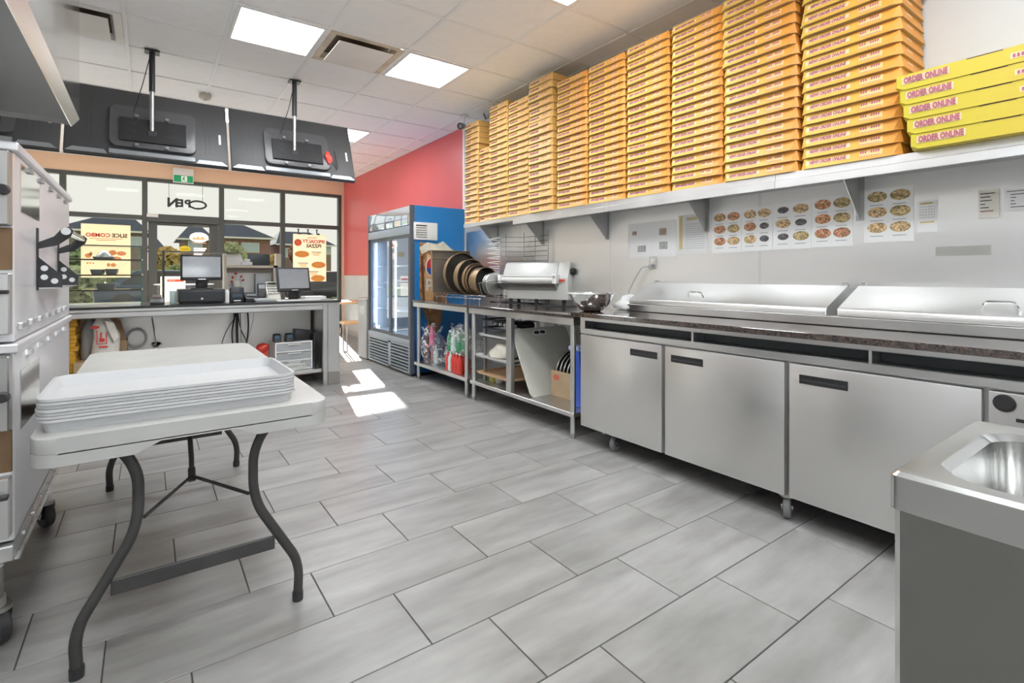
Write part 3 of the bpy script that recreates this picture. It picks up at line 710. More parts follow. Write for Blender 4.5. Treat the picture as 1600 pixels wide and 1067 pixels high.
# ---- dough roller, turned towards the room
rz = math.radians(24.8)
t = thing('dough_roller', 'white countertop dough roller with a hooded top and red button', 'dough roller', (2.955, 3.70, .868), rz)
m_cream = M('cream_enamel', (0.56, 0.55, 0.52), 0.38)
m_creamsteel = M('satin_panel', (0.50, 0.50, 0.485), 0.38, .3)
W2 = .335
def yz(b, prof, xa, xb, bev=.004): # local: x = depth (front is -x), y = width
    return b.prism([(p[0], p[1]) for p in prof], 'y', xa, xb, bev)
B().box(-.06, .16, -W2, W2, .055, .20, .006).out('base', m_cream, t)
yz(B(), [(-.075, .055), (-.075, .25), (-.02, .395), (.15, .395), (.16, .055)], -W2, -W2 + .11).out('gear_housing', m_cream, t)
yz(B(), [(-.07, .055), (-.07, .28), (.12, .28), (.15, .055)], W2 - .03, W2).out('side_plate', m_cream, t)
yz(B(), [(-.085, .262), (-.02, .39), (.03, .40), (.14, .40), (.14, .25), (-.06, .25)], -W2 + .112, W2 - .002).out('hood', m_creamsteel, t)
B().cyl((-.105, -W2 + .13, .232), (-.105, W2 - .01, .232), .027, 20).out('roller', m_cream, t)
yz(B(), [(-.15, .205), (-.145, .198), (-.06, .135), (-.03, .14), (-.10, .205)], -W2 + .10, W2 + .01).out('discharge_chute', m_steel_dark, t)
B().box(-.145, -.06, -W2 + .085, -W2 + .125, .20, .285, .004).out('roller_arm', m_white, t); B().box(-.14, -.06, W2 - .012, W2 + .02, .20, .28, .004).out('roller_arm', m_white, t)
B().cyl((-.15, -W2 + .105, .262), (-.143, -W2 + .105, .262), .014, 14).out('arm_dial', m_steel_dark, t)
m_redb = M('red_button_plastic', (0.65, 0.05, 0.03), .35)
B().cyl((-.095, -W2 + .065, .228), (-.06, -W2 + .065, .228), .014, 14).cyl((-.085, -W2 + .035, .232), (-.06, -W2 + .035, .232), .009, 12).out('stop_button', m_redb, t)
B().cyl((.0, -W2 - .03, .31), (.0, -W2, .31), .03, 14).out('adjust_knob', m_black, t)
for x, y in ((-.03, -W2 + .06), (-.03, -W2 + .22), (-.03, 0.0), (-.03, W2 - .06), (.13, -W2 + .06), (.13, W2 - .06)):
    B().cyl((x, y, 0), (x, y, .056), .016, 12, .02).out('foot', m_black, t)
tag(B().tube([(2.87, 4.03, .873), (2.80, 3.93, .873), (2.78, 3.80, .88), (2.84, 3.68, .874), (2.82, 3.55, .873), (2.86, 3.42, .874), (2.98, 3.30, .874), (3.09, 3.27, .874)], .0045, 6, round_=.06).out('power_cable', m_black), 'black power cable trailing under the dough roller', 'cable')

# ---- tall wire rack by the wall behind the roller
t = thing('wire_screen_rack', 'tall chrome wire rack with prongs standing behind the dough roller', 'wire rack', (2.93, 4.15, .868)); o_ = (2.93, 4.15, .868)
m_wire = M('chrome_wire', (0.45, 0.45, 0.45), .25, 1.0); m_prong = M('white_coated_wire', (0.82, 0.82, 0.80), .35)
for y in (4.40, 4.08, 3.90, 3.70):
    B(o_).cyl((3.08, y, .872), (3.08, y, 1.575), .004, 8).out('upright_wire', m_wire, t)
B(o_).tube([(2.88, 4.40, .872), (3.08, 4.40, .872), (3.08, 3.70, .872), (2.97, 3.70, .872)], .004, 6, True).out('base_wire', m_wire, t)
for k in range(14):
    z = .90 + k * .048
    B(o_).tube([(2.88, 4.21, z), (2.97, 4.14, z), (3.07, 4.08, z), (3.07, 3.70, z)], .003, 6).out('shelf_wire', m_wire, t)
    B(o_).tube([(2.88, 4.21, z), (2.865, 4.42, z - .012), (2.90, 4.26, z - .026)], .0042, 6).out('prong', m_prong, t)
B(o_).cyl((2.88, 4.21, .872), (2.88, 4.21, 1.545), .004, 8).out('upright_wire', m_wire, t)

# ---- pans in a low wire rack
t = thing('wire_pan_rack', 'low wire rack holding the upright round pizza pans', 'wire rack', (2.64, 4.35, .868)); o_ = (2.64, 4.35, .868)
for x in (2.52, 2.76): B(o_).tube([(x, 4.83, .95), (x, 3.93, .95)], .004, 6).out('rail_wire', m_wire, t)
for x in (2.47, 2.81): B(o_).tube([(x, 4.83, .925), (x, 3.93, .925)], .004, 6).out('rail_wire', m_wire, t)
for k in range(10):
    y = 4.80 - k * .095
    B(o_).tube([(2.47, y, .925), (2.52, y, .95), (2.76, y, .95), (2.81, y, .925)], .0025, 6).out('cross_wire', m_wire, t)
for x in (2.47, 2.81):
    for y in (4.80, 4.60, 4.12, 3.95): B(o_).cyl((x, y, .868), (x, y, .925), .004, 6).out('leg_wire', m_wire, t)
B(o_).tube([(2.50, 3.93, .925), (2.45, 3.93, 1.07), (2.52, 3.88, 1.09), (2.78, 3.88, 1.09), (2.80, 3.93, 1.07), (2.80, 3.93, .925)], .004, 6).out('end_hoop', m_wire, t)
m_pan_in = M('seasoned_black_steel', (0.085, 0.075, 0.065), .4, .4, var=.3, scale=6); m_sqpan = M('worn_grey_brown_steel', (0.17, 0.145, 0.12), .45, .4, var=.2, scale=5)
m_pan_out = M('browned_steel', (0.34, 0.24, 0.14), .42, .7, var=.25, scale=9)
def pan(label, y, r, depth, tilt=0.0):
    zc = .952 + r; t = thing('round_pan', label, 'pan', (2.645, y, zc), group='round pans in the wire rack'); t.rotation_euler = (tilt, 0, .12)
    ax = (0, -1, 0)
    B().lathe([(0, 0), (r * .94, 0), (r, depth), (r + .004, depth), (r * .94 + .004, -.004), (0, -.004)], (0, 0, 0), ax, 36).out('body', m_pan_out, t)
    B().lathe([(0, .002), (r * .93, .002), (r * .992, depth - .002)], (0, 0, 0), ax, 36).out('dark_inside', m_pan_in, t)
    B().lathe([(r - .001, depth - .002), (r + .006, depth - .002), (r + .006, depth + .003), (r - .001, depth + .003)], (0, 0, 0), ax, 36, close=True).out('rim', m_pan_out, t)
pan('largest round dark pan, right in front of the square pan', 4.63, .212, .055, .03)
pan('second largest round browned pan in the wire rack', 4.47, .176, .075, .02)
pan('third round browned pan in the wire rack', 4.34, .154, .045)
pan('thin round pan leaning behind the deep smallest browned pan', 4.285, .147, .03)
pan('smallest and deepest round browned pan, nearest the dough roller', 4.24, .134, .115)
m_disc = M('pale_steel_disc', (0.6, 0.6, 0.59), .3, 1.0)
for k, (y, r) in enumerate(((4.06, .105), (4.035, .103), (4.00, .108))):
    t2 = tag(B((2.665, y, .952)).lathe([(0, 0), (r, 0), (r + .002, .004), (r, .008), (0, .006)], (2.665, y, .952 + r), (.1, -1, .05), 30).out('pan_lid', m_disc, loc=(2.665, y, .952)), ['thin pale steel disc in the wire rack, farthest of three', 'thin pale steel disc, middle one of three in the wire rack', 'thin pale steel disc nearest the dough roller'][k], 'pan lid', 'pale discs in the wire rack')
t = thing('square_pan', 'large square dark pan standing on edge behind the round pans', 'pan', (2.62, 4.76, .955)); t.rotation_euler = (-.06, 0, -.06)
B().box(-.225, .225, -.004, 0, 0, .45, .002).out('base', m_sqpan, t, None)
b = B().box(-.225, .225, -.03, 0, 0, .008).box(-.225, .225, -.03, 0, .442, .45).box(-.225, -.217, -.03, 0, 0, .45).box(.217, .225, -.03, 0, 0, .45); b.out('raised_edge', m_pan_out, t, None)
B().box(-.217, .217, -.012, -.004, .365, .372).out('score_line', m_pan_out, t, None)
# ================================================================ ON THE LOWER SHELVES
t = thing('cutting_board', 'big pale cutting board with two handle slots leaning under the worktable', 'cutting board', (2.455, 3.15, .181)); t.rotation_euler = (-.50, 0, 0)
def rrect(x0, x1, z0, z1, r, n=5):
    P = []
    for cx, cz, a0 in ((x1 - r, z0 + r, -PI / 2), (x1 - r, z1 - r, 0), (x0 + r, z1 - r, PI / 2), (x0 + r, z0 + r, PI)):
        for k in range(n + 1): a = a0 + k * PI / 2 / n; P.append((cx + r * math.cos(a), cz + r * math.sin(a)))
    return P
m_board = M('pale_cutting_board', (0.58, 0.57, 0.50), .5, var=.04, scale=5)
B().prism(rrect(0, .60, 0, .585, .04), 'y', 0, .014, .002, 1).out('board', m_board, t)
for xa in (.225, .29): B().prism(rrect(xa, xa + .055, .525, .553, .013, 4), 'y', -.0015, .0).out('handle_slot', m_blackm, t, None)
B().prism(rrect(.21, .36, .512, .566, .026, 5), 'y', -.0008, .0).out('slot_rim', m_white, t, None)
o_ = (2.75, 2.97, .18)
t = thing('cardboard_box', 'open brown cardboard box with a red oval mark holding round screens', 'box', o_)
b = B(o_).box(2.64, 2.646, 2.80, 3.135, .181, .385).box(3.0, 3.006, 2.80, 3.135, .181, .385).box(2.646, 3.0, 2.80, 2.806, .181, .385).box(2.646, 3.0, 3.129, 3.135, .181, .385).box(2.646, 3.0, 2.806, 3.129, .181, .187)
b.out('carton', m_card, t, None)
pts = [(2.6385, 3.07 + .038 * math.cos(a), .333 + .022 * math.sin(a)) for a in [k * 2 * PI / 20 for k in range(20)]]
B(o_).face(pts).out('red_oval_mark', M('faded_red_print', (0.6, 0.12, 0.08), .7), t, None)
m_screen = M('screen_steel', (0.55, 0.54, 0.5), .35, 1.0)
for k in range(7):
    y = 3.095 - k * .043; r = .165
    tag(B((2.822, y, .19)).lathe([(0, 0), (r - .01, 0), (r, -.004), (r + .003, .004), (r, .010), (r - .012, .006), (0, .004)], (2.822, y, .19 + r), (0, -1, .03), 36).out('pizza_screen', m_screen if k % 2 else m_disc, loc=(2.822, y, .19)),
        '%s round metal screen standing in the cardboard box, counting from the cutting board' % NTH[k], 'pizza screen', 'round screens in the cardboard box')
o_ = (2.66, 2.71, .18)
t = thing('recycling_bin', 'blue plastic bin under the worktable beside the prep fridge', 'bin', o_)
m_blue = M('blue_plastic', (0.035, 0.11, 0.62), .4)
B(o_).prism([(2.545, .181), (2.80, .181), (2.84, .60), (2.505, .60)], 'y', 2.665, 2.765, .006).out('tub', m_blue, t)
B(o_).box(2.495, 2.85, 2.66, 2.77, .60, .632, .006).out('rim', M('pale_blue_plastic', (0.42, 0.52, 0.82), .4), t)
# tray slides with trays, left half of the wider table
o_ = (2.75, 3.70, .18)
t = thing('tray_rack', 'small rack of dark tray slides under the worktable', 'tray rack', o_)
for x in (2.52, 3.0):
    for y in (3.50, 3.93): B(o_).box(x - .012, x + .012, y - .012, y + .012, .181, .77).out('post', m_steel_dark, t, None)
for z in (.235, .39, .58, .66, .735):
    for y in (3.50, 3.93): B(o_).box(2.50, 3.02, y - .022, y + .022, z, z + .014).out('slide', m_blackm, t, None)
    B(o_).box(2.505, 2.52, 3.50, 3.93, z, z + .012).out('front_bar', m_blackm, t, None)
def sheet_tray(label, z, x0, x1, y0, y1, mat, group, h=.022):
    o2 = ((x0 + x1) / 2, (y0 + y1) / 2, z); t = thing('sheet_tray', label, 'tray', o2, group=group)
    B(o2).box(x0 + .012, x1 - .012, y0 + .012, y1 - .012, z, z + .003).out('base', mat, t, None)
    b = B(o2)
    for k in range(4):
        A = [(x0, y0), (x1, y0), (x1, y1), (x0, y1)]; I = [(x0 + .012, y0 + .012), (x1 - .012, y0 + .012), (x1 - .012, y1 - .012), (x0 + .012, y1 - .012)]
        b.face([(*A[k], z + h), (*A[(k + 1) % 4], z + h), (*I[(k + 1) % 4], z + .001), (*I[k], z + .001)])
    b.out('rim', mat, t, None); return t
sheet_tray('pale tray on the second highest slides of the tray rack', .595, 2.46, 3.0, 3.44, 3.96, m_white, 'trays in the tray rack')
sheet_tray('white tray carrying a bag of dough in the tray rack', .405, 2.43, 3.0, 3.46, 3.97, m_white, 'trays in the tray rack')
sheet_tray('wooden toned tray near the bottom of the tray rack', .25, 2.44, 3.0, 3.44, 3.96, m_wood, 'trays in the tray rack')
tag(B((2.62, 3.70, .409)).blob((2.62, 3.70, .468), (.13, .16, .075), 3, .2, 9, .4095).out('dough_bag', M('cream_plastic_bag', (0.72, 0.68, 0.58), .4, var=.08, scale=12, bump=.3), loc=(2.62, 3.70, .409)), 'cream coloured bag of dough resting on a white tray', 'bag')
for k, (y, c) in enumerate(((3.86, (0.55, 0.52, 0.1)), (3.76, (0.5, 0.5, 0.48)))):
    tag(B((2.56, y, .181)).lathe([(0, 0), (.035, 0), (.036, .045), (.03, .052), (0, .052)], (2.56, y, .181), n=16).out('tub', M('tub_%d' % k, c, .4), loc=(2.56, y, .181)), ['small yellow lidded tub at the bottom of the tray rack', 'small grey lidded tub at the bottom of the tray rack'][k], 'tub')
m_cap = M('white_cap', (0.75, 0.74, 0.74), .4); m_dkb = M('dark_bottle', (0.05, 0.035, 0.05), .15)
for r_, z in ((0, .5942 + .003),):
    pass
for k in range(6):
    y = 3.90 - k * .075
    t = thing('small_bottle', '%s small dark bottle lying in the tray rack, counted from the blue fridge' % NTH[k], 'bottle', (2.56, y, .674), group='bottles lying in the tray rack')
    B().lathe([(0, .20), (.026, .20), (.028, .07), (.012, .04), (.012, .015), (0, .015)], (0, 0, .03), (1, 0, 0), 14).out('glass', m_dkb, t)
    B().cyl((-.005, 0, .03), (.016, 0, .03), .015, 12).out('cap', m_cap, t)
# bags of bottles under the narrow table
def bag_film(name, c1, c2):
    t = NT(name); nz = t.noise(16, (1, 1, 1), 4, dist=1.5); t.link(t.ramp(nz, [(.35, c1), (.65, c2)]), t.p.inputs['Base Color']); t.p.inputs['Roughness'].default_value = .15
    t.bump(nz, .9, .02)
    a = t.add('ShaderNodeBsdfTransparent'); mx = t.add('ShaderNodeMixShader'); t.link(t.ramp(nz, [(.40, (.04,) * 3), (.56, (.22,) * 3), (.66, (.85,) * 3)]), mx.inputs[0])
    t.link(a.outputs[0], mx.inputs[1]); t.link(t.p.outputs[0], mx.inputs[2]); t.link(mx.outputs[0], t.out.inputs[0]); return t.m
m_bag = bag_film('clear_bag_film', (0.8, 0.82, 0.85), (0.9, 0.9, 0.9))
def film_bag(label, c, r, seed, top):
    o2 = (c[0], c[1], .181); t = thing('plastic_bag', label, 'bag', o2, group='bags of bottles under the table')
    b = B(o2); b.blob((c[0], c[1], .181 + r[2] * 1.05), r, 4, .34, seed, .182)
    rb = random.Random(seed)
    for v in b.bm.verts:
        if v.co.z > .19: v.co += Vector((rb.uniform(-1, 1), rb.uniform(-1, 1), rb.uniform(-1, 1))) * .006
    b.out('film', m_bag, t)
    kb = B(o2); rr = random.Random(seed)
    for k in range(7):
        a = rr.uniform(0, 6.28); q = Vector((c[0] + .05 * math.cos(a), c[1] + .07 * math.sin(a), .181 + r[2] * 1.75)); e = q + Vector((.09 * math.cos(a), .11 * math.sin(a), top + rr.uniform(0, .05)))
        w = Vector((-math.sin(a), math.cos(a), .2)) * .035
        kb.face([q - w, q + w, e + w * .6, e - w * .6])
    kb.out('loose_top', m_bag, t, None)
film_bag('knotted clear bag of dark bottles against the blue fridge side', (2.53, 5.02), (.12, .14, .17), 31, .09)
film_bag('big clear bag of red and green bottles under the narrow table', (2.58, 4.46), (.14, .24, .20), 37, .10)
BC = {'red': M('red_bottle_plastic', (0.62, 0.05, 0.035), .3), 'green': M('green_bottle_plastic', (0.03, 0.28, 0.12), .25), 'pale': M('pale_bottle_plastic', (0.62, 0.7, 0.66), .25), 'pink': M('pink_bottle_plastic', (0.72, 0.16, 0.3), .3), 'dark': M('dark_cola_bottle', (0.07, 0.03, 0.03), .2)}
def pop(label, x, y, z, col, grp, rot=(0, 0, 0)):
    t = thing('drink_bottle', label, 'bottle', (x, y, z), group=grp); t.rotation_euler = rot
    B().lathe([(0, 0), (.028, 0), (.031, .01), (.031, .05), (.028, .07), (.031, .09), (.029, .13), (.012, .17), (.012, .185), (0, .185)], n=14).out('bottle', BC[col], t)
    B().cyl((0, 0, .182), (0, 0, .2), .0145, 12).out('cap', BC['pink' if col in ('dark', 'pink') else 'pale'], t)
rr = random.Random(5)
for (x, y, z, c) in ((2.465, 4.30, .183, 'red'), (2.47, 4.37, .183, 'red'), (2.53, 4.27, .183, 'red'), (2.54, 4.35, .183, 'red'), (2.475, 4.44, .183, 'red'), (2.55, 4.43, .183, 'red'), (2.48, 4.51, .183, 'pale'), (2.56, 4.51, .183, 'red'), (2.49, 4.58, .183, 'red'), (2.53, 4.62, .183, 'pale')):
    pop(('red' if c == 'red' else 'pale') + ' topped drink bottle standing low in the big clear bag', x, y, z, c, '%s bottles low in the big clear bag' % c)
for (x, y, z, c) in ((2.49, 4.36, .385, 'green'), (2.55, 4.40, .385, 'green'), (2.48, 4.45, .385, 'pale'), (2.55, 4.50, .385, 'pale'), (2.49, 4.54, .385, 'green'), (2.52, 4.31, .385, 'green')):
    pop(('green' if c == 'green' else 'pale') + ' drink bottle in the upper layer of the big clear bag', x, y, z, c, '%s bottles high in the big clear bag' % c)
for (x, y, z, c) in ((2.46, 4.98, .183, 'dark'), (2.475, 5.06, .183, 'dark'), (2.54, 4.96, .183, 'pale'), (2.55, 5.05, .183, 'pink'), (2.50, 4.97, .385, 'pink'), (2.49, 5.05, .385, 'dark')):
    pop({'dark': 'dark drink bottle with pink cap', 'pink': 'pink drink bottle', 'pale': 'pale drink bottle'}[c] + ' in the knotted clear bag', x, y, z, c, '%s bottles in the knotted bag' % c)

# ================================================================ ON THE STEEL WALL
XW = XR - .007
m_sleeve = M_film('plastic_sleeve', (0.92, 0.92, 0.92), .14, .12)
m_grey_pr = M('grey_print', (0.35, 0.36, 0.38), .7)
crusts = [(0.52, 0.33, 0.16), (0.55, 0.27, 0.14), (0.48, 0.36, 0.17), (0.60, 0.42, 0.22), (0.10, 0.095, 0.10), (0.50, 0.24, 0.13)]
def pizza_print(name, c1):
    t = NT(name); v = t.add('ShaderNodeTexVoronoi'); v.inputs['Scale'].default_value = 130; tc = t.add('ShaderNodeTexCoord'); t.link(tc.outputs['Object'], v.inputs['Vector'])
    dk = tuple(c * .45 for c in c1); lt = tuple(min(1, c * 1.45 + .04) for c in c1)
    t.link(t.ramp(v.outputs['Color'], [(.2, dk), (.5, c1), (.8, lt)]), t.p.inputs['Base Color']); t.p.inputs['Roughness'].default_value = .5
    return t.m
m_pz = [pizza_print('pizza_print_%d' % k, c) for k, c in enumerate(crusts)]
def ell(b, y, z, ry, rz_, x, n=22): b.face([(x, y + ry * math.cos(k * 2 * PI / n), z + rz_ * math.sin(k * 2 * PI / n)) for k in range(n)])
seq = [[0, 1, 1, 2, 5, 3], [3, 3, 5, 4, 3, 4], [4, 3, 3, 4, 4, 2], [1, 2, 1, 2, 5, 5], [2, 2, 3, 2, 3, 3]]
SH = [(2.003, 1.792, 1.297, 1.573), (1.790, 1.592, 1.30, 1.575), (1.590, 1.368, 1.303, 1.58), (1.366, 1.155, 1.307, 1.59), (1.103, .886, 1.32, 1.60)]
SL = ['pizza picture sheet nearest the bagged papers, first of five', 'pizza picture sheet, second from the bagged papers', 'pizza picture sheet, third from the bagged papers', 'pizza picture sheet left of the shelf bracket, fourth of five', 'separate pizza picture sheet right of the shelf bracket']
for k, (ya, yb, za, zb) in enumerate(SH):
    t = thing('menu_sheet', SL[k], 'menu sheet', (XW, (ya + yb) / 2, za), group='pizza picture sheets on the steel wall'); o_ = (XW, (ya + yb) / 2, za)
    B(o_).box(XW - .002, XW - .0005, yb, ya, za, zb).out('paper', m_paper, t, None)
    w, h = ya - yb, zb - za
    for q in range(6):
        cy = ya - w * (.28 if q % 2 == 0 else .74); cz = zb - h * (.17 + .29 * (q // 2))
        sm = .72 if seq[k][q] == 4 else 1.0
        b = B(o_); ell(b, cy, cz + .006, w * .205 * sm, h * .098 * sm, XW - .0028); b.out('pizza_picture', m_pz[seq[k][q]], t, None)
        b = B(o_); b.face([(XW - .0028, cy + w * .15, cz - .040), (XW - .0028, cy - w * .12, cz - .040), (XW - .0028, cy - w * .12, cz - .0365), (XW - .0028, cy + w * .15, cz - .0365)])
        b.out('caption', m_grey_pr, t, None)
def wall_sheet(name, label, cat, ya, yb, za, zb, mat, group=None, thick=.0015):
    o2 = (XW, (ya + yb) / 2, za); t = thing(name, label, cat, o2, group=group)
    B(o2).box(XW - thick, XW - .0003, yb, ya, za, zb).out('paper', mat, t, None)
    return t, o2
def patch(t, o2, ya, yb, za, zb, mat, name, x=.0022): B(o2).face([(XW - x, ya, za), (XW - x, yb, za), (XW - x, yb, zb), (XW - x, ya, zb)]).out(name, mat, t, None)
t, o2 = wall_sheet('bagged_papers', 'crinkled plastic bag of photo papers above the wall socket', 'papers', 2.728, 2.296, 1.287, 1.548, m_paper)
m_ph1 = M('brown_photo_print', (0.36, 0.25, 0.17), .5, var=.3, scale=40); m_ph2 = M('grey_photo_print', (0.36, 0.36, 0.34), .5, var=.3, scale=40)
patch(t, o2, 2.70, 2.655, 1.46, 1.49, m_ph1, 'photo'); patch(t, o2, 2.645, 2.565, 1.325, 1.375, m_ph2, 'photo'); patch(t, o2, 2.44, 2.375, 1.445, 1.495, m_ph1, 'photo'); patch(t, o2, 2.44, 2.365, 1.34, 1.395, m_ph2, 'photo')
b = B(o2); rr = random.Random(3); N = 12
for k in range(N):
    y0_, y1_ = 2.745 - k * .465 / N, 2.745 - (k + 1) * .465 / N; xa, xb = XW - .004 - (k % 2) * .012, XW - .004 - ((k + 1) % 2) * .012
    b.face([(xa, y0_, 1.27), (xb, y1_, 1.27), (xb, y1_, 1.55), (xa, y0_, 1.55)])
b.out('plastic_sleeve', m_sleeve, t, None)
t, o2 = wall_sheet('yellow_edged_chart', 'paper chart with a yellow edge in a sleeve beside the bagged papers', 'chart', 2.27, 2.045, 1.30, 1.57, m_paper)
m_yel = M('ochre_print', (0.66, 0.50, 0.14), .6)
patch(t, o2, 2.265, 2.235, 1.33, 1.57, m_yel, 'yellow_edge'); patch(t, o2, 2.20, 2.07, 1.535, 1.555, m_yel, 'heading')
for k in range(12): patch(t, o2, 2.215, 2.06, 1.335 + k * .0155, 1.338 + k * .0155, m_grey_pr, 'text_line')
B(o2).box(XW - .004, XW - .003, 2.03, 2.275, 1.29, 1.575).out('plastic_sleeve', m_sleeve, t, None)
t, o2 = wall_sheet('wall_calendar', 'small pale calendar sheet right of the pizza pictures', 'calendar', .872, .792, 1.36, 1.515, m_paper)
m_faint = M('faint_print', (0.55, 0.56, 0.5), .7)
for k in range(5): patch(t, o2, .862, .802, 1.43 + k * .013, 1.4325 + k * .013, m_faint, 'grid_line')
for k in range(6): patch(t, o2, .861 - k * .0115, .8598 - k * .0115, 1.425, 1.485, m_faint, 'grid_line')
patch(t, o2, .86, .81, 1.497, 1.504, m_yel, 'heading'); patch(t, o2, .86, .805, 1.405, 1.411, m_yel, 'heading')
t, o2 = wall_sheet('note_pad', 'thick handwritten note pad taped to the steel wall', 'note pad', .642, .572, 1.41, 1.538, M('cream_note_paper', (0.78, 0.74, 0.66), .7, var=.06, scale=20), thick=.012)
for k, w in enumerate((.05, .035, .04, .018, .03, .045)): patch(t, o2, .635, .635 - w, 1.517 - k * .016, 1.521 - k * .016, m_txt_dark if k not in (5,) else M('brown_ink', (0.25, 0.09, 0.06), .7), 'handwriting', .0125)
t, o2 = wall_sheet('note_sheet', 'loose handwritten note sheet at the right edge of the steel wall', 'note', .556, .44, 1.43, 1.535, m_paper)
for k, w in enumerate((.07, .06, .03, .025, .03, .06)): patch(t, o2, .548 - (k > 0) * .012, .548 - w, 1.518 - k * .014, 1.521 - k * .014, m_txt_dark, 'handwriting')
tag(B().box(XW - .0008, XW - .0001, .60, .80, 1.24, 1.285).out('tape_strip', M_film('dull_tape', (0.55, 0.54, 0.5), .5, .3), smooth=None), 'wide strip of dull clear tape on the steel wall', 'tape')
o_ = (XW, 2.50, 1.20); t = thing('wall_socket', 'steel wall socket with a grey cable plugged in', 'socket', o_)
B(o_).box(XW - .006, XW, 2.465, 2.535, 1.19, 1.29, .002, 1).out('plate', m_steel, t, None)
B(o_).cyl((XW - .01, 2.50, 1.257), (XW - .005, 2.50, 1.257), .017, 16).out('outlet', m_white, t)
B(o_).box(XW - .035, XW - .004, 2.487, 2.52, 1.20, 1.228, .004).out('plug', M('grey_plug', (0.4, 0.4, 0.4), .5), t)
tag(B().tube([(XW - .033, 2.51, 1.214), (XW - .05, 2.56, 1.21), (XW - .05, 2.61, 1.15), (XW - .06, 2.68, 1.03), (XW - .08, 2.70, .93), (XW - .10, 2.69, .899)], .005, 8, round_=.05).out('grey_cable', M('grey_cable_sheath', (0.42, 0.42, 0.42), .5)), 'grey cable hanging from the wall socket', 'cable')
# security cameras on the ceiling edge
for k, (x, y, lab) in enumerate(((2.90, 4.96, 'security camera on the ceiling, the one facing the room beside the red wall'), (2.92, 4.42, 'security camera on the ceiling over the pizza boxes'))):
    o_ = (x, y, ZC); t = thing('security_camera', lab, 'camera', o_)
    B(o_).lathe([(0, 0), (.05, 0), (.05, -.012), (.014, -.022), (0, -.022)], (x, y, ZC), n=18).out('ceiling_mount', m_white, t)
    B(o_).tube([(x, y, ZC - .02), (x, y, ZC - .09), (x - .03, y - .02, ZC - .13)], .009, 8).out('arm', m_white, t)
    d = Vector((-.75, -.62, -.25)).normalized() if k == 0 else Vector((-.9, .5, -.45)).normalized()
    c0 = Vector((x - .04, y - .02, ZC - .13))
    B(o_).cyl(c0 - d * .03, c0 + d * .06, .034, 18).out('body', M('camera_grey', (0.25, 0.25, 0.26), .4), t)
    B(o_).lathe([(.034, .058), (.036, .066), (.024, .066), (.022, .058), (0, .058)], c0, d, 18).out('lens', m_black, t)

# ================================================================ DRINKS FRIDGE
o_ = (2.75, 5.96, 0)
YF0, YF1, FT = 5.285, 6.63, 1.935
fr = thing('drinks_fridge', 'tall two door glass drinks fridge with a blue printed side', 'fridge', o_)
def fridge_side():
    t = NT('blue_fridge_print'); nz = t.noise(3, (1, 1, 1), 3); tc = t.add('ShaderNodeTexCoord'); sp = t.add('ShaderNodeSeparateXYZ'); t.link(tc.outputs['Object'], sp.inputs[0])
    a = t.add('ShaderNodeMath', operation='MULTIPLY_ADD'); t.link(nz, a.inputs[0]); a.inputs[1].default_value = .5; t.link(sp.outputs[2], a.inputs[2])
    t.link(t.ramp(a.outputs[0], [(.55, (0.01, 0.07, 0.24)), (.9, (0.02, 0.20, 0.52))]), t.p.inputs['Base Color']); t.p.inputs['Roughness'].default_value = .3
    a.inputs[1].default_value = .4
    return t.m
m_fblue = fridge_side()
m_fdark = M('fridge_dark_trim', (0.09, 0.10, 0.115), .4); m_fgrey = M('fridge_grey_trim', (0.36, 0.41, 0.45), .35, .3)
m_in = M('fridge_white_liner', (0.72, 0.77, 0.82), .5)
FX0 = 2.39
b = B(o_).box(FX0 + .05, XR - .03, YF0, YF0 + .03, .03, FT).box(FX0 + .05, XR - .03, YF1 - .03, YF1, .03, FT).box(FX0 + .05, XR - .03, YF0 + .03, YF1 - .03, FT - .03, FT).box(XR - .06, XR - .03, YF0 + .03, YF1 - .03, .03, FT - .03)
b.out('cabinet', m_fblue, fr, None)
B(o_).box(XR - .07, XR - .06, YF0 + .03, YF1 - .03, .36, 1.70).box(FX0 + .06, XR - .07, YF0 + .03, YF0 + .04, .36, 1.70).box(FX0 + .06, XR - .07, YF1 - .04, YF1 - .03, .36, 1.70).out('liner', m_in, fr, None)
m_sign = M('fridge_sign_panel', (0.72, 0.80, 0.90), .05, .75)
B(o_).box(FX0, FX0 + .05, YF0 + .02, YF1 - .02, 1.715, FT - .006, .004).out('sign_panel', m_sign, fr)
b = B(o_).box(FX0 - .002, FX0 + .052, YF0, YF0 + .02, .03, FT).box(FX0 - .002, FX0 + .052, YF1 - .02, YF1, .03, FT); b.out('corner_post', m_fdark, fr, None)
B(o_).box(FX0 - .004, FX0 + .05, YF0 + .02, YF1 - .02, 1.61, 1.705, .004).out('top_track', m_fgrey, fr)
B(o_).box(FX0 - .004, FX0 + .05, YF0 + .02, YF1 - .02, .345, .41, .006).out('bottom_track', m_fgrey, fr)
ym = 5.90
for k, (ya, yb, xo) in enumerate(((YF0 + .022, ym + .01, .0), (ym - .03, YF1 - .022, .022))):
    d = B(o_)
    x0_, x1_ = FX0 + xo, FX0 + xo + .02
    wA, wB = (.035, .065) if k == 0 else (.065, .04)
    d.box(x0_, x1_, ya, ya + wA, .41, 1.61).box(x0_, x1_, yb - wB, yb, .41, 1.61).box(x0_, x1_, ya + wA, yb - wB, 1.57, 1.61).box(x0_, x1_, ya + wA, yb - wB, .41, .45)
    dd = d.out('sliding_door', m_fdark, fr, None)
    B(o_).box(x0_ + .007, x0_ + .012, ya + wA, yb - wB, .45, 1.57).out('door_glass', M_glass('fridge_glass', (0.88, 0.93, 0.98), .12), dd, None)
m_led = M('cool_light_strip', (0.75, 0.85, 1.0), .4, emit=14.0)
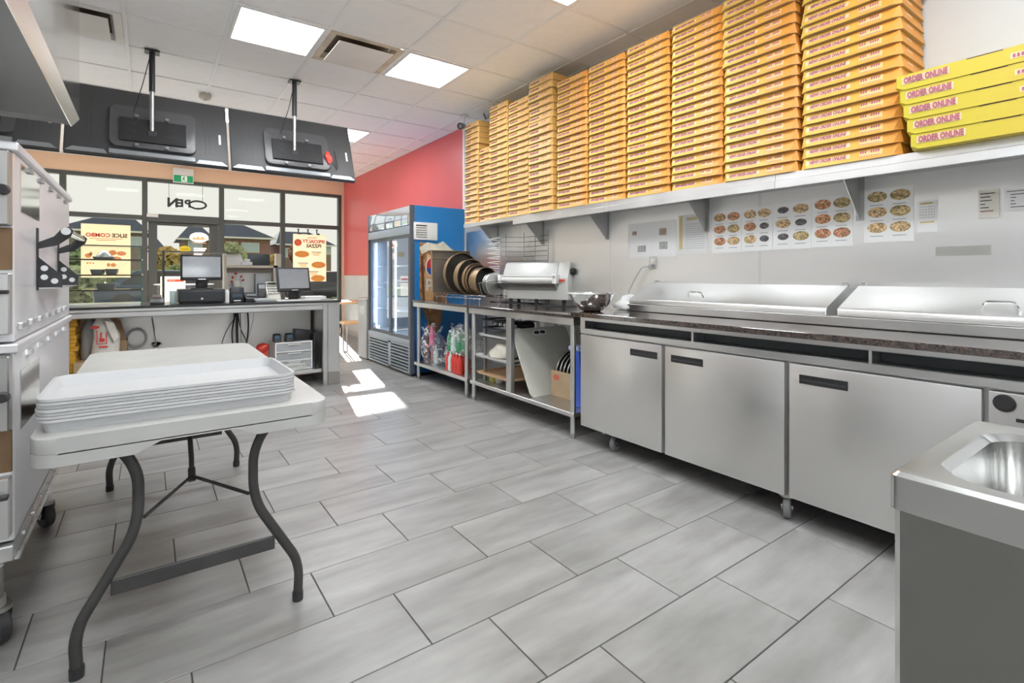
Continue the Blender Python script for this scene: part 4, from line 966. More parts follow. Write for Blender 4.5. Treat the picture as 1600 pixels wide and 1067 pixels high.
for y in (ym - .06 + .02, YF1 - .13): B(o_).box(FX0 + .062, FX0 + .07, y - .01, y + .01, .46, 1.56).out('light_strip', m_led, fr, None)
m_shelfw = M('fridge_wire_shelf', (0.65, 0.7, 0.75), .4)
for z in (.42, .70, .98, 1.25): B(o_).box(FX0 + .09, XR - .08, YF0 + .045, YF1 - .045, z, z + .012).out('rack_shelf', m_shelfw, fr, None)
b = B(o_).box(FX0 + .03, FX0 + .05, YF0 + .02, YF1 - .02, .03, .345); b.out('kick_backing', m_black, fr, None)
b = B(o_).box(FX0, FX0 + .03, YF0 + .02, YF0 + .05, .03, .345).box(FX0, FX0 + .03, YF1 - .05, YF1 - .02, .03, .345).box(FX0, FX0 + .03, ym - .04, ym + .03, .03, .345).box(FX0, FX0 + .03, YF0 + .05, YF1 - .05, .325, .345).box(FX0, FX0 + .03, YF0 + .05, YF1 - .05, .03, .05); b.out('kick_frame', m_fgrey, fr, None)
for (ya, yb) in ((YF0 + .05, ym - .04), (ym + .03, YF1 - .05)):
    for k in range(7):
        z = .065 + k * .037
        B(o_).prism([(FX0 + .004, z), (FX0 + .0, z + .003), (FX0 + .0, z + .014), (FX0 + .02, z + .020), (FX0 + .02, z + .008)], 'y', ya, yb).out('louvre', m_fgrey, fr, None)
B(o_).box(FX0 + .02, XR - .05, YF0 + .02, YF1 - .02, 0, .03).out('plinth', m_black, fr, None)
ys = YF0 - .001
def spoly(pts, mat, name, parent, dy=.0015): return B(o_).face([(x, ys - dy, z) for x, z in pts]).out(name, mat, parent, None)
m_food = M('printed_sandwich', (0.33, 0.17, 0.08), .35, var=.6, scale=14); m_food2 = M('printed_bun', (0.62, 0.36, 0.17), .35, var=.3, scale=7); m_pcream = M('printed_cream', (0.72, 0.68, 0.55), .35, var=.2, scale=14)
art = spoly([(2.50, .95), (2.545, .74), (2.60, .62), (2.62, .50), (2.56, .40), (2.66, .36), (2.78, .60), (2.80, .80), (2.92, 1.0), (2.98, 1.30), (2.96, 1.44), (2.86, 1.46), (2.82, 1.53), (2.70, 1.51), (2.50, 1.52)], m_food, 'printed_picture', fr)
spoly([(2.545, 1.0), (2.58, .80), (2.64, .70), (2.68, .90), (2.66, 1.35), (2.60, 1.40)], m_food2, 'printed_detail', art, .002)
spoly([(2.50, 1.46), (2.60, 1.52), (2.72, 1.50), (2.80, 1.54), (2.90, 1.46), (2.97, 1.42), (2.96, 1.36), (2.80, 1.42), (2.62, 1.43), (2.53, 1.38)], m_pcream, 'printed_detail', art, .002)
spoly([(2.515, 1.36), (2.53, 1.0), (2.55, .80), (2.57, .82), (2.56, 1.05), (2.545, 1.36)], M('printed_dark_crust', (0.12, 0.05, 0.025), .35, var=.4, scale=20), 'printed_detail', art, .0025)
spoly([(2.60, .62), (2.66, .52), (2.70, .40), (2.66, .37), (2.58, .42), (2.62, .50)], m_food2, 'printed_detail', art, .0025)
cc = (2.70, 1.245)
spoly([(cc[0] + .125 * math.cos(k * PI / 16), cc[1] + .125 * math.sin(k * PI / 16)) for k in range(32)], m_white, 'logo_disc', fr, .003)
spoly([(cc[0] + .113 * math.cos(k * PI / 16), cc[1] + .113 * math.sin(k * PI / 16)) for k in range(32)], M('logo_red', (0.55, 0.03, 0.04), .35), 'logo_red', fr, .004)
spoly([(cc[0] + .113 * math.cos(PI + k * PI / 16), cc[1] - .02 + .093 * math.sin(PI + k * PI / 16)) for k in range(17)], M('logo_blue', (0.02, 0.08, 0.36), .35), 'logo_blue', fr, .005)
me_p = text_mesh('pepsi', .19, m_white, .003, 'LEFT')
link('lettering', me_p, fr, (2.575 - o_[0], ys - .004 - o_[1], 1.07), ROT_NEG_Y)
vt = B(o_).box(2.425, 2.72, ys - .02, ys, 1.545, 1.745, .004).out('vent_plate', m_white, fr)
for k in range(6): B(o_).box(2.45, 2.585, ys - .0215, ys - .019, 1.70 - k * .026, 1.713 - k * .026).out('vent_slot', m_steel_dark if k else m_black, vt, None)
# ================================================================ DINING CORNER
m_tl = M('brushed_leg', (0.6, 0.6, 0.6), .3, 1.0)
def bench(name, label, x0, x1, y0, y1, z, cat):
    o2 = ((x0 + x1) / 2, (y0 + y1) / 2, 0); t = thing(name, label, cat, o2)
    B(o2).box(x0, x1, y0, y1, z - .035, z, .006).out('top', m_wood, t)
    for x in (x0 + .06, x1 - .06):
        l = B(o2).tube([(x, y0 + .06, .012), (x, y0 + .06, z - .036), (x, y1 - .06, z - .036), (x, y1 - .06, .012), (x, y0 + .06, .012)], .012, 8, round_=.02); l.out('leg_loop', m_tl, t)
    return t
bench('dining_table', 'small wooden dining table by the red wall', 2.30, 3.05, 7.85, 8.45, .73, 'table')
bench('wooden_bench', 'wooden bench seat under the dining table edge', 2.32, 3.0, 7.42, 7.72, .45, 'bench')
o_ = (2.56, 7.0, 0)
t = thing('waste_bin', 'grey metal waste bin on the far side of the drinks fridge', 'bin', o_)
B(o_).box(2.39, 2.78, 6.70, 7.03, .012, .80, .008).out('cabinet', M('grey_bin_metal', (0.40, 0.42, 0.44), .4, .3), t)
B(o_).box(2.40, 2.77, 6.71, 7.02, 0, .012).out('plinth', m_black, t, None)
B(o_).box(2.385, 2.39, 6.76, 6.97, .60, .72).out('flap', m_steel, t, None)
B(o_).box(2.38, 2.79, 6.69, 7.04, .80, .83, .006).out('lid', m_steel, t)
# ================================================================ HANGING SCREENS
m_tvb = M('tv_back_plastic', (0.065, 0.065, 0.068), .5, var=.08, scale=3); m_tvp = M('tv_back_panel', (0.09, 0.09, 0.095), .35); m_tvs = M('tv_silver_edge', (0.42, 0.44, 0.47), .3, .6)
TW, THT, TILT = 1.075, .635, math.atan2(.25, .586)
def tv(label, xc, tape=False):
    # local: x across, z up the sheet, back faces -y ; origin at bottom centre
    t = thing('hanging_tv', label, 'television', (xc, 4.95, 2.07)); t.rotation_euler = (-TILT, 0, 0)
    w = TW / 2
    B().prism([(-w, 0), (w, 0), (w, THT), (-w, THT)], 'y', .0, .03, .006).out('shell', m_tvb, t)
    B().box(-w, w, .03, .042, -.002, THT + .002, .003, 1).out('bezel', m_black, t, None)
    B().box(-w + .012, w - .012, .042, .0435, .015, THT - .012).out('screen', M('tv_screen', (0.02, 0.02, 0.022), .12), t, None)
    B().prism(rrect(-.27, .30, .07, .46, .05), 'y', -.035, .0, .012, 2).out('electronics_cover', m_tvp, t)
    B().box(-.21, .23, -.052, -.036, .12, .335, .003).out('mount_plate', m_black, t, None)
    for sx, sz in ((-.12, .275), (-.12, .20), (.14, .275), (.14, .20)): B().cyl((sx, -.0535, sz), (sx, -.0515, sz), .022, 14).out('plate_hole', m_blackm, t)
    for k in range(9): B().box(-.19 + k * .047, -.165 + k * .047, -.0535, -.0515, .135, .141).out('plate_slot', m_blackm, t, None)
    for sx in (-.10, .10):
        for sz in (.085, .36): B().cyl((sx, -.056, sz), (sx, -.034, sz), .014, 12).out('bolt_spacer', m_steel_dark, t)
    b = B().prism([(-w + .01, .004), (-.28, .004), (-.30, .04), (-w + .05, .04)], 'y', -.006, .0).prism([(w - .01, .004), (.30, .004), (.32, .04), (w - .05, .04)], 'y', -.006, .0).box(-.27, .29, -.02, 0, .008, .045)
    b.out('bottom_strip', m_tvs, t, None)
    for sx in (-.40, -.37): B().box(sx, sx + .003, -.002, 0, .10, .50).out('moulded_rib', m_tvp, t, None)
    for sx in (.40, .37): B().box(sx, sx + .003, -.002, 0, .10, .50).out('moulded_rib', m_tvp, t, None)
    B().box(.47, .487, -.003, 0, .22, .32).out('sticker', m_white, t, None)
    if tape:
        B().blob((.285, -.05, .21), (.03, .018, .06), 2, .3, 4).out('red_tape', m_redb, t)
        B().tube([(.29, -.05, .18), (.34, -.045, .10), (.37, -.02, .10), (.36, -.02, .3)], .004, 6, round_=.03).out('cable', m_black, t)
    return t
tv('hanging screen with red tape on its back, nearest the red wall', 1.123, True)
tv('middle hanging screen over the front counter, seen from behind', .026)
tv('hanging screen at far left, half hidden by the exhaust hood', -1.07)
for x, lab in ((1.103, 'black ceiling pole carrying the screen nearest the red wall'), (.025, 'black ceiling pole carrying the middle screen'), (-1.07, 'black ceiling pole carrying the far left screen')):
    o_ = (x, 5.0, 2.30); t = thing('ceiling_pole_mount', lab, 'tv mount', (x, 5.0, ZC)); o_ = (x, 5.0, ZC)
    B(o_).box(x - .05, x + .05, 4.95, 5.05, ZC - .012, ZC, .003).out('ceiling_plate', m_black, t, None)
    B(o_).cyl((x, 5.0, 2.62), (x, 5.0, ZC - .01), .021, 14).out('outer_tube', m_black, t)
    B(o_).cyl((x, 5.0, 2.27), (x, 5.0, 2.63), .016, 14).out('inner_tube', m_steel_dark, t)
    B(o_).box(x - .03, x + .03, 4.975, 5.03, 2.245, 2.30, .004).out('tilt_bracket', m_black, t, None)
    tag(B().tube([(x - .01, 4.97, ZC - .03), (x - .035, 4.965, 2.78), (x - .06, 4.96, 2.66), (x - .12, 5.02, 2.44)], .0035, 6, round_=.05).out('tv_cable', m_black), 'thin cable hanging beside the %s' % lab.replace('black ceiling pole carrying ', 'pole of '), 'cable')

# ================================================================ EXHAUST HOOD AND OVENS
m_hood = steel('hood_steel', (0.80, 0.80, 0.79), .16, (1, 1, 1), 2, .04, .0)
o_ = (-1.1, 2.7, 2.02)
hd = thing('exhaust_hood', 'polished steel exhaust hood above the pizza ovens', 'hood', o_)
hx0, hx1, hy0, hy1 = -1.95, -.33, 1.3, 3.92
b = B(o_).box(hx1 - .012, hx1, hy0, hy1, 2.07, ZC - .002).box(hx0, hx1 - .012, hy1 - .012, hy1, 2.05, ZC - .002).box(hx0, hx1 - .012, hy0, hy0 + .012, 2.05, ZC - .002).box(hx0, hx0 + .012, hy0, hy1, 2.05, ZC - .002)
b.out('canopy', m_hood, hd, None)
b = B(o_).prism([(hx1 - .04, 2.02), (hx1 - .035, 2.018), (hx1 + .001, 2.067), (hx1 - .002, 2.072)], 'y', hy0, hy1).prism([(hy1 - .045, 2.02), (hy1 - .04, 2.018), (hy1, 2.06), (hy1 - .002, 2.066)], 'x', hx0, hx1 - .035)
b.out('drip_lip', M('bright_lip', (0.85, 0.85, 0.84), .22, 1.0), hd, None)
for k in range(4):
    B(o_).prism([(-1.75, 2.12), (-1.70, 2.10), (-1.15, 2.60), (-1.2, 2.62)], 'y', hy0 + .1 + k * .62, hy0 + .68 + k * .62).out('grease_filter', m_steel_dark, hd, None)
# oven stack
OX, OY0, OY1 = -.35, 2.26, 3.65
def oven(label, z0, z1, upper):
    o_ = (-1.0, (OY0 + OY1) / 2, z0); t = thing('pizza_oven', label, 'oven', o_)
    m_os = M('oven_side_steel', (0.80, 0.80, 0.82), .37, .7, var=.05, scale=2.5, stretch=(1, 1.5, .7), rvar=.08, detail=1)
    B(o_).box(-1.7, OX, OY0, OY1, z0 + .004, z1 - .03, .004, 1).out('cabinet', m_os, t, None)
    B(o_).box(-1.71, OX + .012, OY0 - .02, OY1 + .01, z1 - .03, z1, .006).out('top_cover' if upper else 'seam_band', m_os, t, None)
    # front: control box, conveyor opening, panel
    B(o_).box(-1.6, OX - .004, OY0 - .055, OY0, z1 - .27, z1 - .035, .004, 1).out('control_box', m_steel_dark, t, None)
    B(o_).box(-1.6, OX - .004, OY0 - .01, OY0, z1 - .41, z1 - .275, .002, 1).out('oven_mouth', M('baked_steel', (0.22, 0.14, 0.08), .4, .7, var=.3, scale=4), t, None)
    B(o_).box(-1.6, OX - .004, OY0 - .045, OY0, z0 + .03, z1 - .42, .004, 1).out('front_panel', m_steel, t, None)
    kb = B(o_).lathe([(0, .03), (.014, .03), (.017, 0), (0, 0)], (OX - .016, OY0 - .055, z1 - .16), (0, -1, 0), 14); kb.out('dial', m_black, t)
    B(o_).box(OX - .05, OX - .004, OY0 - .075, OY0 - .045, z0 + .16, z0 + .172, .003).out('front_handle', m_black, t, None)
    # side: access plate, vent nubs
    za, zb = (z1 - .215, z1 - .05) if upper else (z1 - .30, z1 - .10)
    B(o_).box(OX, OX + .003, OY0 + .085, OY0 + .44, za, zb, .001, 1).out('access_plate', m_chrome, t, None)
    for k in range(5):
        y = OY0 + .23 + k * .238
        B(o_).prism([(y - .03, z1 - .062), (y + .03, z1 - .062), (y + .02, z1 - .045), (y - .02, z1 - .045)], 'x', OX, OX + .012).out('vent_nub', m_steel_dark if upper else m_alu, t, None)
    if upper:
        for k in range(7):
            y = OY0 + .075 + k * .177
            B(o_).box(OX, OX + .014, y - .03, y + .03, z0 + .04, z0 + .062, .004).out('vent_nub', m_alu, t, None)
    return t
oven('upper steel pizza oven with black shelf brackets on its side', .93, 1.575, True)
oven('lower steel pizza oven of the stack, behind the white trays', .29, .929, False)
# brackets and roll handle on the upper oven's side
o_ = (OX, 2.95, 1.12); t = thing('oven_side_bracket', 'black side brackets with a steel roll bar on the upper oven', 'bracket', o_)
for y in (2.66, 3.22):
    b = B(o_).prism([(OX + .003, 1.10), (OX + .003, 1.22), (OX + .075, 1.145), (OX + .075, 1.10)], 'y', y, y + .004)
    b.box(OX + .001, OX + .004, y - .01, y + .02, 1.09, 1.33)
    br = b.out('lower_plate', m_blackm, t, None)
    for dx, dz in ((.022, 1.175), (.022, 1.14), (.052, 1.125)):
        B(o_).cyl((OX + dx, y - .0008, dz), (OX + dx, y + .0048, dz), .011, 12).out('plate_hole', m_alu, br)
    B(o_).prism([(OX + .004, 1.25), (OX + .004, 1.275), (OX + .05, 1.30), (OX + .075, 1.335), (OX + .095, 1.34), (OX + .108, 1.325), (OX + .10, 1.30), (OX + .06, 1.265)], 'y', y, y + .006).out('upper_arm', m_blackm, t, None)
B(o_).cyl((OX + .088, 2.63, 1.32), (OX + .088, 3.25, 1.32), .015, 16).out('roll_bar', m_chrome, t)
B(o_).box(OX + .004, OX + .07, 2.664, 3.222, 1.096, 1.10).out('ledge', m_steel, t, None)
# stand with castors
o_ = (-1.0, 2.95, 0); t = thing('oven_stand', 'steel oven stand with round legs on black castors', 'stand', o_)
B(o_).box(-1.7, OX + .004, OY0 - .03, OY1, .24, .29, .004, 1).out('frame', m_steel, t, None)
B(o_).prism([(OY0 + .0, .232), (OY1, .232), (OY1, .258), (OY0 + .0, .258)], 'x', OX - .02, OX + .012).out('side_rail', m_chrome, t, None)
for k in range(8): B(o_).cyl((OX + .003, OY0 + .1 + k * .17, .278), (OX + .012, OY0 + .1 + k * .17, .278), .008, 8).out('bolt_head', m_steel_dark, t)
for x, y in ((-.40, 2.22), (-.40, 3.12), (-1.62, 2.22), (-1.62, 3.12)):
    l = B(o_).cyl((x, y, .13), (x, y, .24), .032, 16).out('leg', m_steel_dark, t)
    B(o_).cyl((x, y, .115), (x, y, .145), .038, 16).out('leg_collar', m_alu, l)
    caster(t, o_, x + .02, y + .0, .055, .5, .118)

# ================================================================ FOLDING TABLE
o_ = (.127, 2.7, 0); ft = thing('folding_table', 'white plastic folding table with dark bent tube legs', 'table', o_)
m_ftop = M('worn_white_table_plastic', (0.41, 0.408, 0.39), .42, var=.05, scale=7, bump=.02)
tx0, tx1, ty0, ty1 = -.256, .51, 1.79, 3.62
B(o_).prism(rrect(tx0, tx1, ty0, ty1, .06, 6), 'z', .672, .717, .006, 2).out('table_top', m_ftop, ft)
def skirt_ring():
    b = B(o_); P = rrect(tx0, tx1, ty0, ty1, .06, 6); I = rrect(tx0 + .02, tx1 - .02, ty0 + .02, ty1 - .02, .045, 6)
    # short ends have the skirt cut away in the middle
    def zb(p):
        m = abs(p[0] - .127)
        return .662 if (p[1] < ty0 + .03 or p[1] > ty1 - .03) and m < .12 else .638
    xs = [-.19, -.03, .0, .03, .127, .225, .255, .285, .43]
    P2 = []
    for i, p in enumerate(P):
        P2.append(p); q = P[(i + 1) % len(P)]
        if abs(p[1] - q[1]) < 1e-6 and abs(p[0] - q[0]) > .3:
            for x in (sorted(xs) if q[0] > p[0] else sorted(xs, reverse=True)): P2.append((x, p[1]))
    Q2 = []
    for p in P2:
        c = Vector((.127, 2.705)); x = min(max(p[0], tx0 + .06), tx1 - .06); y = min(max(p[1], ty0 + .06), ty1 - .06)
        d = Vector((p[0] - x, p[1] - y)); d = d * ((d.length - .018) / d.length); Q2.append((x + d.x, y + d.y))
    zz = [.664 if (abs(p[1] - ty0) < .01 or abs(p[1] - ty1) < .01) and abs(p[0] - .127) < .115 else (.636 if not ((abs(p[1] - ty0) < .01 or abs(p[1] - ty1) < .01) and abs(p[0] - .127) < .14) else .65) for p in P2]
    n = len(P2); vo = [b.bm.verts.new((*p, .675)) for p in P2]; v1 = [b.bm.verts.new((*p, z + .004)) for p, z in zip(P2, zz)]
    w1 = [b.bm.verts.new((*q, z)) for q, z in zip(Q2, zz)]; wo = [b.bm.verts.new((*q, .675)) for q in Q2]
    for A, Z in ((vo, v1), (v1, w1), (w1, wo)):
        for k in range(n): b.bm.faces.new((A[k], A[(k + 1) % n], Z[(k + 1) % n], Z[k]))
    return b
skirt_ring().out('skirt', m_ftop, ft)
m_leg = M('dark_grey_tube', (0.055, 0.053, 0.052), .45, .3, var=.15, scale=12)
def leg_set(y, sgn):
    Lp = [(-.166, .022), (-.170, .10), (-.158, .155), (-.041, .36), (-.024, .43), (-.024, .54), (-.045, .60), (-.10, .67)]
    Rp = [(.132 * 2 - x + 0.0, z) for x, z in Lp]
    for P in (Lp, Rp):
        l = B(o_).tube([(x, y, z) for x, z in P], .0155, 10, round_=.05).out('leg', m_leg, ft)
        B(o_).cyl((P[0][0], y, 0), (P[0][0], y, .03), .018, 12, .0185).out('foot_cap', m_black, l)
    B(o_).box(-.09, .355, y - .005, y + .005, .205, .25, .002, 1).out('cross_bar', m_leg, ft, None)
    B(o_).cyl((-.13, y, .655), (.394, y, .655), .012, 10).out('top_bar', m_leg, ft)
    yh = y + sgn * .33
    hub = (.132, yh, .40)
    B(o_).tube([(-.010, y, .415), hub], .006, 6).out('brace', m_leg, ft); B(o_).tube([(.274, y, .415), hub], .006, 6).out('brace', m_leg, ft)
    B(o_).tube([hub, (.132, yh + sgn * .02, .46), (.132, yh + sgn * .32, .66)], .009, 8).out('brace_strut', m_leg, ft)
    B(o_).cyl((.132, yh - .012, .385), (.132, yh + .012, .425), .013, 10).out('lock_ring', m_black, ft)
leg_set(1.90, 1); leg_set(3.44, -1)
# ---- trays
m_tray = M('white_tray_plastic', (0.50, 0.505, 0.51), .3)
def tray_mesh():
    b = B(); w, d, h, i, th = .333, .214, .037, .016, .0035
    def ring(sx, sy, z, r): return [b.bm.verts.new((x, y, z)) for x, y in rrect(-sx, sx, -sy, sy, r, 4)]
    rs = [ring(w - i, d - i, 0, .03), ring(w - .007, d - .007, h - .0082, .038), ring(w, d, h - .0078, .045), ring(w, d, h, .045), ring(w - .008, d - .008, h, .037), ring(w - i - th, d - i - th, th, .027)]
    for A, Z in zip(rs, rs[1:]):
        n = len(A)
        for k in range(n): b.bm.faces.new((A[k], A[(k + 1) % n], Z[(k + 1) % n], Z[k]))
    b.bm.faces.new(rs[0][::-1]); b.bm.faces.new(rs[-1])
    return b.mesh('dough_tray', m_tray, .6)
me_tray = tray_mesh()
for k in range(7):
    tag(link('dough_tray', me_tray, None, (.083 + R.uniform(-.003, .003), 2.058 + R.uniform(-.003, .003), .7175 + k * .0095), (0, 0, R.uniform(-.006, .006))),
        ('bottom' if k == 0 else 'topmost' if k == 6 else NTH[k] + ' from bottom') + ' white dough tray in the stack on the folding table', 'tray', 'white trays stacked on the folding table')

# ================================================================ SINK
o_ = (1.12, -.05, 0); sk = thing('hand_sink', 'steel sink unit with a deep rounded basin at the right edge', 'sink', o_)
sx0, sx1, sy0, sy1, sz = .893, 1.345, -.40, .285, .86
bx0, bx1, by0, by1 = .945, 1.285, -.30, .238
def sink_top():
    b = B(o_)
    def ring(P, z): return [b.bm.verts.new((x, y, z)) for x, y in P]
    n = 7
    O = rrect(sx0, sx1, sy0, sy1, .012, n)
    rs = [ring(O, sz - .055), ring(O, sz - .006), ring(rrect(sx0 + .006, sx1 - .006, sy0 + .006, sy1 - .006, .01, n), sz), ring(rrect(bx0 - .012, bx1 + .012, by0 - .012, by1 + .012, .075, n), sz - .002),
          ring(rrect(bx0, bx1, by0, by1, .065, n), sz - .012), ring(rrect(bx0 + .006, bx1 - .006, by0 + .006, by1 - .006, .065, n), sz - .13), ring(rrect(bx0 + .04, bx1 - .04, by0 + .04, by1 - .04, .05, n), sz - .17)]
    for A, Z in zip(rs, rs[1:]):
        m = len(A)
        for k in range(m): b.bm.faces.new((A[k], A[(k + 1) % m], Z[(k + 1) % m], Z[k]))
    b.bm.faces.new(rs[-1])
    return b
sink_top().out('basin', steel('sink_steel', (0.64, 0.64, 0.63), .20, (1, 1, 1), 3, .03), sk, .5)
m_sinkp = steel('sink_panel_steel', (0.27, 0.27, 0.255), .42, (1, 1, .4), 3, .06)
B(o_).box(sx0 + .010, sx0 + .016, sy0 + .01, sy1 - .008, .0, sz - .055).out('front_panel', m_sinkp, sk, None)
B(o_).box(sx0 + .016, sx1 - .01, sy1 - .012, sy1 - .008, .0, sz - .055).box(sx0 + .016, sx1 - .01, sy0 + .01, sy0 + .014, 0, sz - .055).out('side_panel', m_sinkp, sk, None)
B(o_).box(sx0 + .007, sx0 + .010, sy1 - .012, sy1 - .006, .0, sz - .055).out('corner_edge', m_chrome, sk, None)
B(o_).lathe([(0, 0), (.03, 0), (.034, .004), (.03, .006), (0, .003)], (1.115, -.03, sz - .17), n=20).out('drain', m_chrome, sk)
# ================================================================ FRONT COUNTER
CY, CT = 5.42, .88
o_ = (.3, 5.8, 0); fc_ = thing('service_counter', 'long front service counter with black top and open steel underside', 'counter', o_)
B(o_).box(-1.45, 1.665, CY - .012, 6.14, CT - .02, CT, .003, 1).out('black_top', M('black_counter_top', (0.03, 0.032, 0.036), .2), fc_, None)
B(o_).box(-1.45, 1.525, CY, CY + .03, .835, CT - .02, .002, 1).out('apron', m_steel, fc_, None)
B(o_).box(-1.45, 1.48, CY + .006, CY + .04, .785, .834, .006, 1).out('lower_apron', m_steel, fc_, None)
m_cback = steel('counter_back_steel', (0.74, 0.72, 0.69), .38, (1.2, 1, .6), 2, .07)
B(o_).box(-1.45, 1.50, 6.02, 6.03, .10, .86).out('back_panel', m_cback, fc_, None)
B(o_).box(-1.45, 1.655, 6.12, 6.14, .0, .86).out('customer_panel', m_peach, fc_, None)
B(o_).box(-1.45, 1.478, CY + .06, 6.02, .128, .165, .003, 1).out('lower_shelf', m_steel_y, fc_, None)
B(o_).box(1.478, 1.522, CY, CY + .045, .0, .835, .003, 1).out('leg', m_steel, fc_, None)
B(o_).box(-1.40, -1.36, CY, CY + .045, .0, .835, .003, 1).out('leg', m_steel, fc_, None)
B(o_).box(1.525, 1.65, CY + .012, 6.12, .125, .86, .004, 1).out('end_panel', m_steel, fc_, None)
B(o_).box(1.528, 1.653, CY + .008, 6.122, .0, .124, .003, 1).out('end_plinth', M('brown_grey_tile', (0.24, 0.225, 0.21), .35, var=.1, scale=5), fc_, None)
# ---- screens and till
m_scr = M('monitor_glass', (0.30, 0.32, 0.35), .22, var=.04, scale=30, coat=.6)
def monitor(label, loc, w, h, rz, tilt, zb):
    t = thing('till_monitor', label, 'monitor', loc, rz)
    B().box(-.09, .09, -.07, .09, 0, .012, .004).out('base', m_black, t)
    B().box(-.05, .05, .0, .03, .012, zb + .08, .006).out('stand', m_black, t)
    rot = Matrix.Rotation(tilt, 3, 'X'); c = (0, .0, zb)
    B().box(-w / 2, w / 2, -.03, .0, zb, zb + h, .005, rot=rot, c=c).out('bezel', m_black, t)
    B().box(-w / 2 + .018, w / 2 - .018, -.0325, -.029, zb + .03, zb + h - .018, rot=rot, c=c).out('screen', m_scr, t, None)
    B().box(-.03, .03, -.0325, -.029, zb + .008, zb + .014, rot=rot, c=c).out('badge', m_alu, t, None)
monitor('black till monitor standing on the cash drawer', (.415, 5.66, 1.012), .345, .245, 0, -.12, .08)
monitor('black till monitor at the right end of the front counter', (1.245, 5.66, CT + .001), .335, .255, .12, -.25, .09)
o_ = (.41, 5.75, CT); t = thing('cash_drawer', 'black metal cash drawer under the till monitor', 'cash drawer', o_)
B(o_).box(.225, .60, 5.56, 5.93, CT + .008, 1.012, .004).out('case', m_black, t)
B(o_).box(.235, .59, 5.553, 5.562, CT + .02, .995, .003).out('drawer_front', M('drawer_front_black', (0.028, 0.032, 0.038), .35), t, None)
B(o_).box(.26, .565, 5.550, 5.554, .933, .938).out('drawer_groove', m_blackm, t, None)
B(o_).cyl((.41, 5.548, .925), (.41, 5.555, .925), .01, 14).out('lock', m_alu, t)
for x in (.25, .575): B(o_).cyl((x, 5.6, CT), (x, 5.6, CT + .009), .015, 10).out('foot', m_rubber, t)
tag(B().box(.16, .215, 5.62, 5.66, CT, 1.0, .003).out('menu_stand', M('pale_green_plastic', (0.5, 0.62, 0.6), .3)), 'small pale upright card holder left of the cash drawer', 'card holder')
o_ = (.71, 5.70, CT); t = thing('receipt_printer', 'black receipt printer right of the cash drawer', 'printer', o_)
B(o_).box(.648, .772, 5.62, 5.80, CT, 1.025, .012).out('case', M('printer_black', (0.025, 0.028, 0.034), .3), t)
B(o_).box(.665, .755, 5.614, 5.622, .925, .955, .002).out('paper_slot', M('printer_slot', (0.06, 0.09, 0.13), .2), t, None)
B(o_).box(.68, .74, 5.60, 5.63, .89, .90).out('tray', m_white, t, None)
tag(B((.622, 5.63, CT)).lathe([(0, 0), (.022, 0), (.022, .10), (.018, .115), (.012, .12), (.012, .125), (0, .125)], (.622, 5.63, CT), n=16).out('pump_bottle', m_white, loc=(.622, 5.63, CT)), 'small white bottle between the cash drawer and the receipt printer', 'bottle')
o_ = (.86, 5.72, CT); t = thing('card_reader_dock', 'low black card reader dock between printer and phone', 'card reader', o_)
B(o_).prism([(5.62, CT), (5.80, CT), (5.80, CT + .09), (5.62, CT + .035)], 'x', .785, .90, .006).out('dock', m_black, t)
B(o_).box(.80, .885, 5.66, 5.68, CT + .055, CT + .075, .003).out('keys', M('key_grey', (0.3, 0.3, 0.31), .5), t, None)
o_ = (.93, 5.62, CT); t = thing('payment_terminal', 'grey handheld card payment terminal standing in its cradle', 'payment terminal', o_)
rot = Matrix.Rotation(-.35, 3, 'X')
B(o_).box(.895, .975, 5.64, 5.675, CT + .03, CT + .185, .012, rot=rot).out('handset', m_black, t)
B(o_).box(.905, .965, 5.632, 5.645, CT + .12, CT + .165, .004, rot=rot, c=(.935, 5.6575, CT + .1075)).out('display', m_scr, t, None)
B(o_).prism([(.87, CT), (1.0, CT), (1.02, CT + .03), (.85, CT + .03)], 'y', 5.57, 5.70, .006).out('cradle', M('silver_grey_plastic', (0.5, 0.52, 0.54), .35), t)
o_ = (1.03, 5.72, CT); t = thing('desk_phone', 'beige office desk phone beside the right till monitor', 'phone', o_)
m_beige = M('beige_plastic', (0.62, 0.60, 0.53), .45)
B(o_).prism([(5.60, CT), (5.82, CT), (5.82, CT + .17), (5.79, CT + .175), (5.60, CT + .03)], 'x', .985, 1.105, .006).out('body', m_beige, t)
rotp = Matrix.Rotation(.65, 3, 'X')
for r_ in range(4):
    for c_ in range(5):
        yy = 5.635 + r_ * .032; zz = CT + .038 + (yy - 5.60) * .76 + .012
        B(o_).box(.995 + c_ * .0205, 1.010 + c_ * .0205, yy - .008, yy + .008, zz - .004, zz + .004, .002, 1, rot=rotp).out('key', M('phone_key', (0.22, 0.22, 0.22), .5), t, None)
B(o_).box(.992, 1.098, 5.765, 5.80, CT + .165, CT + .195, .008).out('display_hood', m_beige, t)
B(o_).box(1.01, 1.08, 5.760, 5.766, CT + .172, CT + .186).out('display', m_black, t, None)
tag(B().box(1.06, 1.48, 5.53, 5.60, CT + .0, CT + .012, .002).out('paper_stack', m_paper, smooth=None), 'loose white papers in front of the right till monitor', 'papers')
tag(B().box(1.36, 1.58, 5.68, 5.88, CT, CT + .035, .003).out('menu_pile', m_white, smooth=None), 'pile of white menus right of the right till monitor', 'menus')
o_ = (.06, 5.64, CT); t = thing('card_terminal', 'small dark card terminal on the counter by the glass case', 'payment terminal', o_)
B(o_).prism([(5.58, CT), (5.70, CT), (5.70, CT + .06), (5.66, CT + .06), (5.58, CT + .02)], 'x', .015, .115, .005).out('body', m_black, t)
B(o_).box(.03, .10, 5.66, 5.668, CT + .06, CT + .085, .002).out('paper_roll_cover', M('brownish_grey_plastic', (0.3, 0.25, 0.23), .4), t, None)
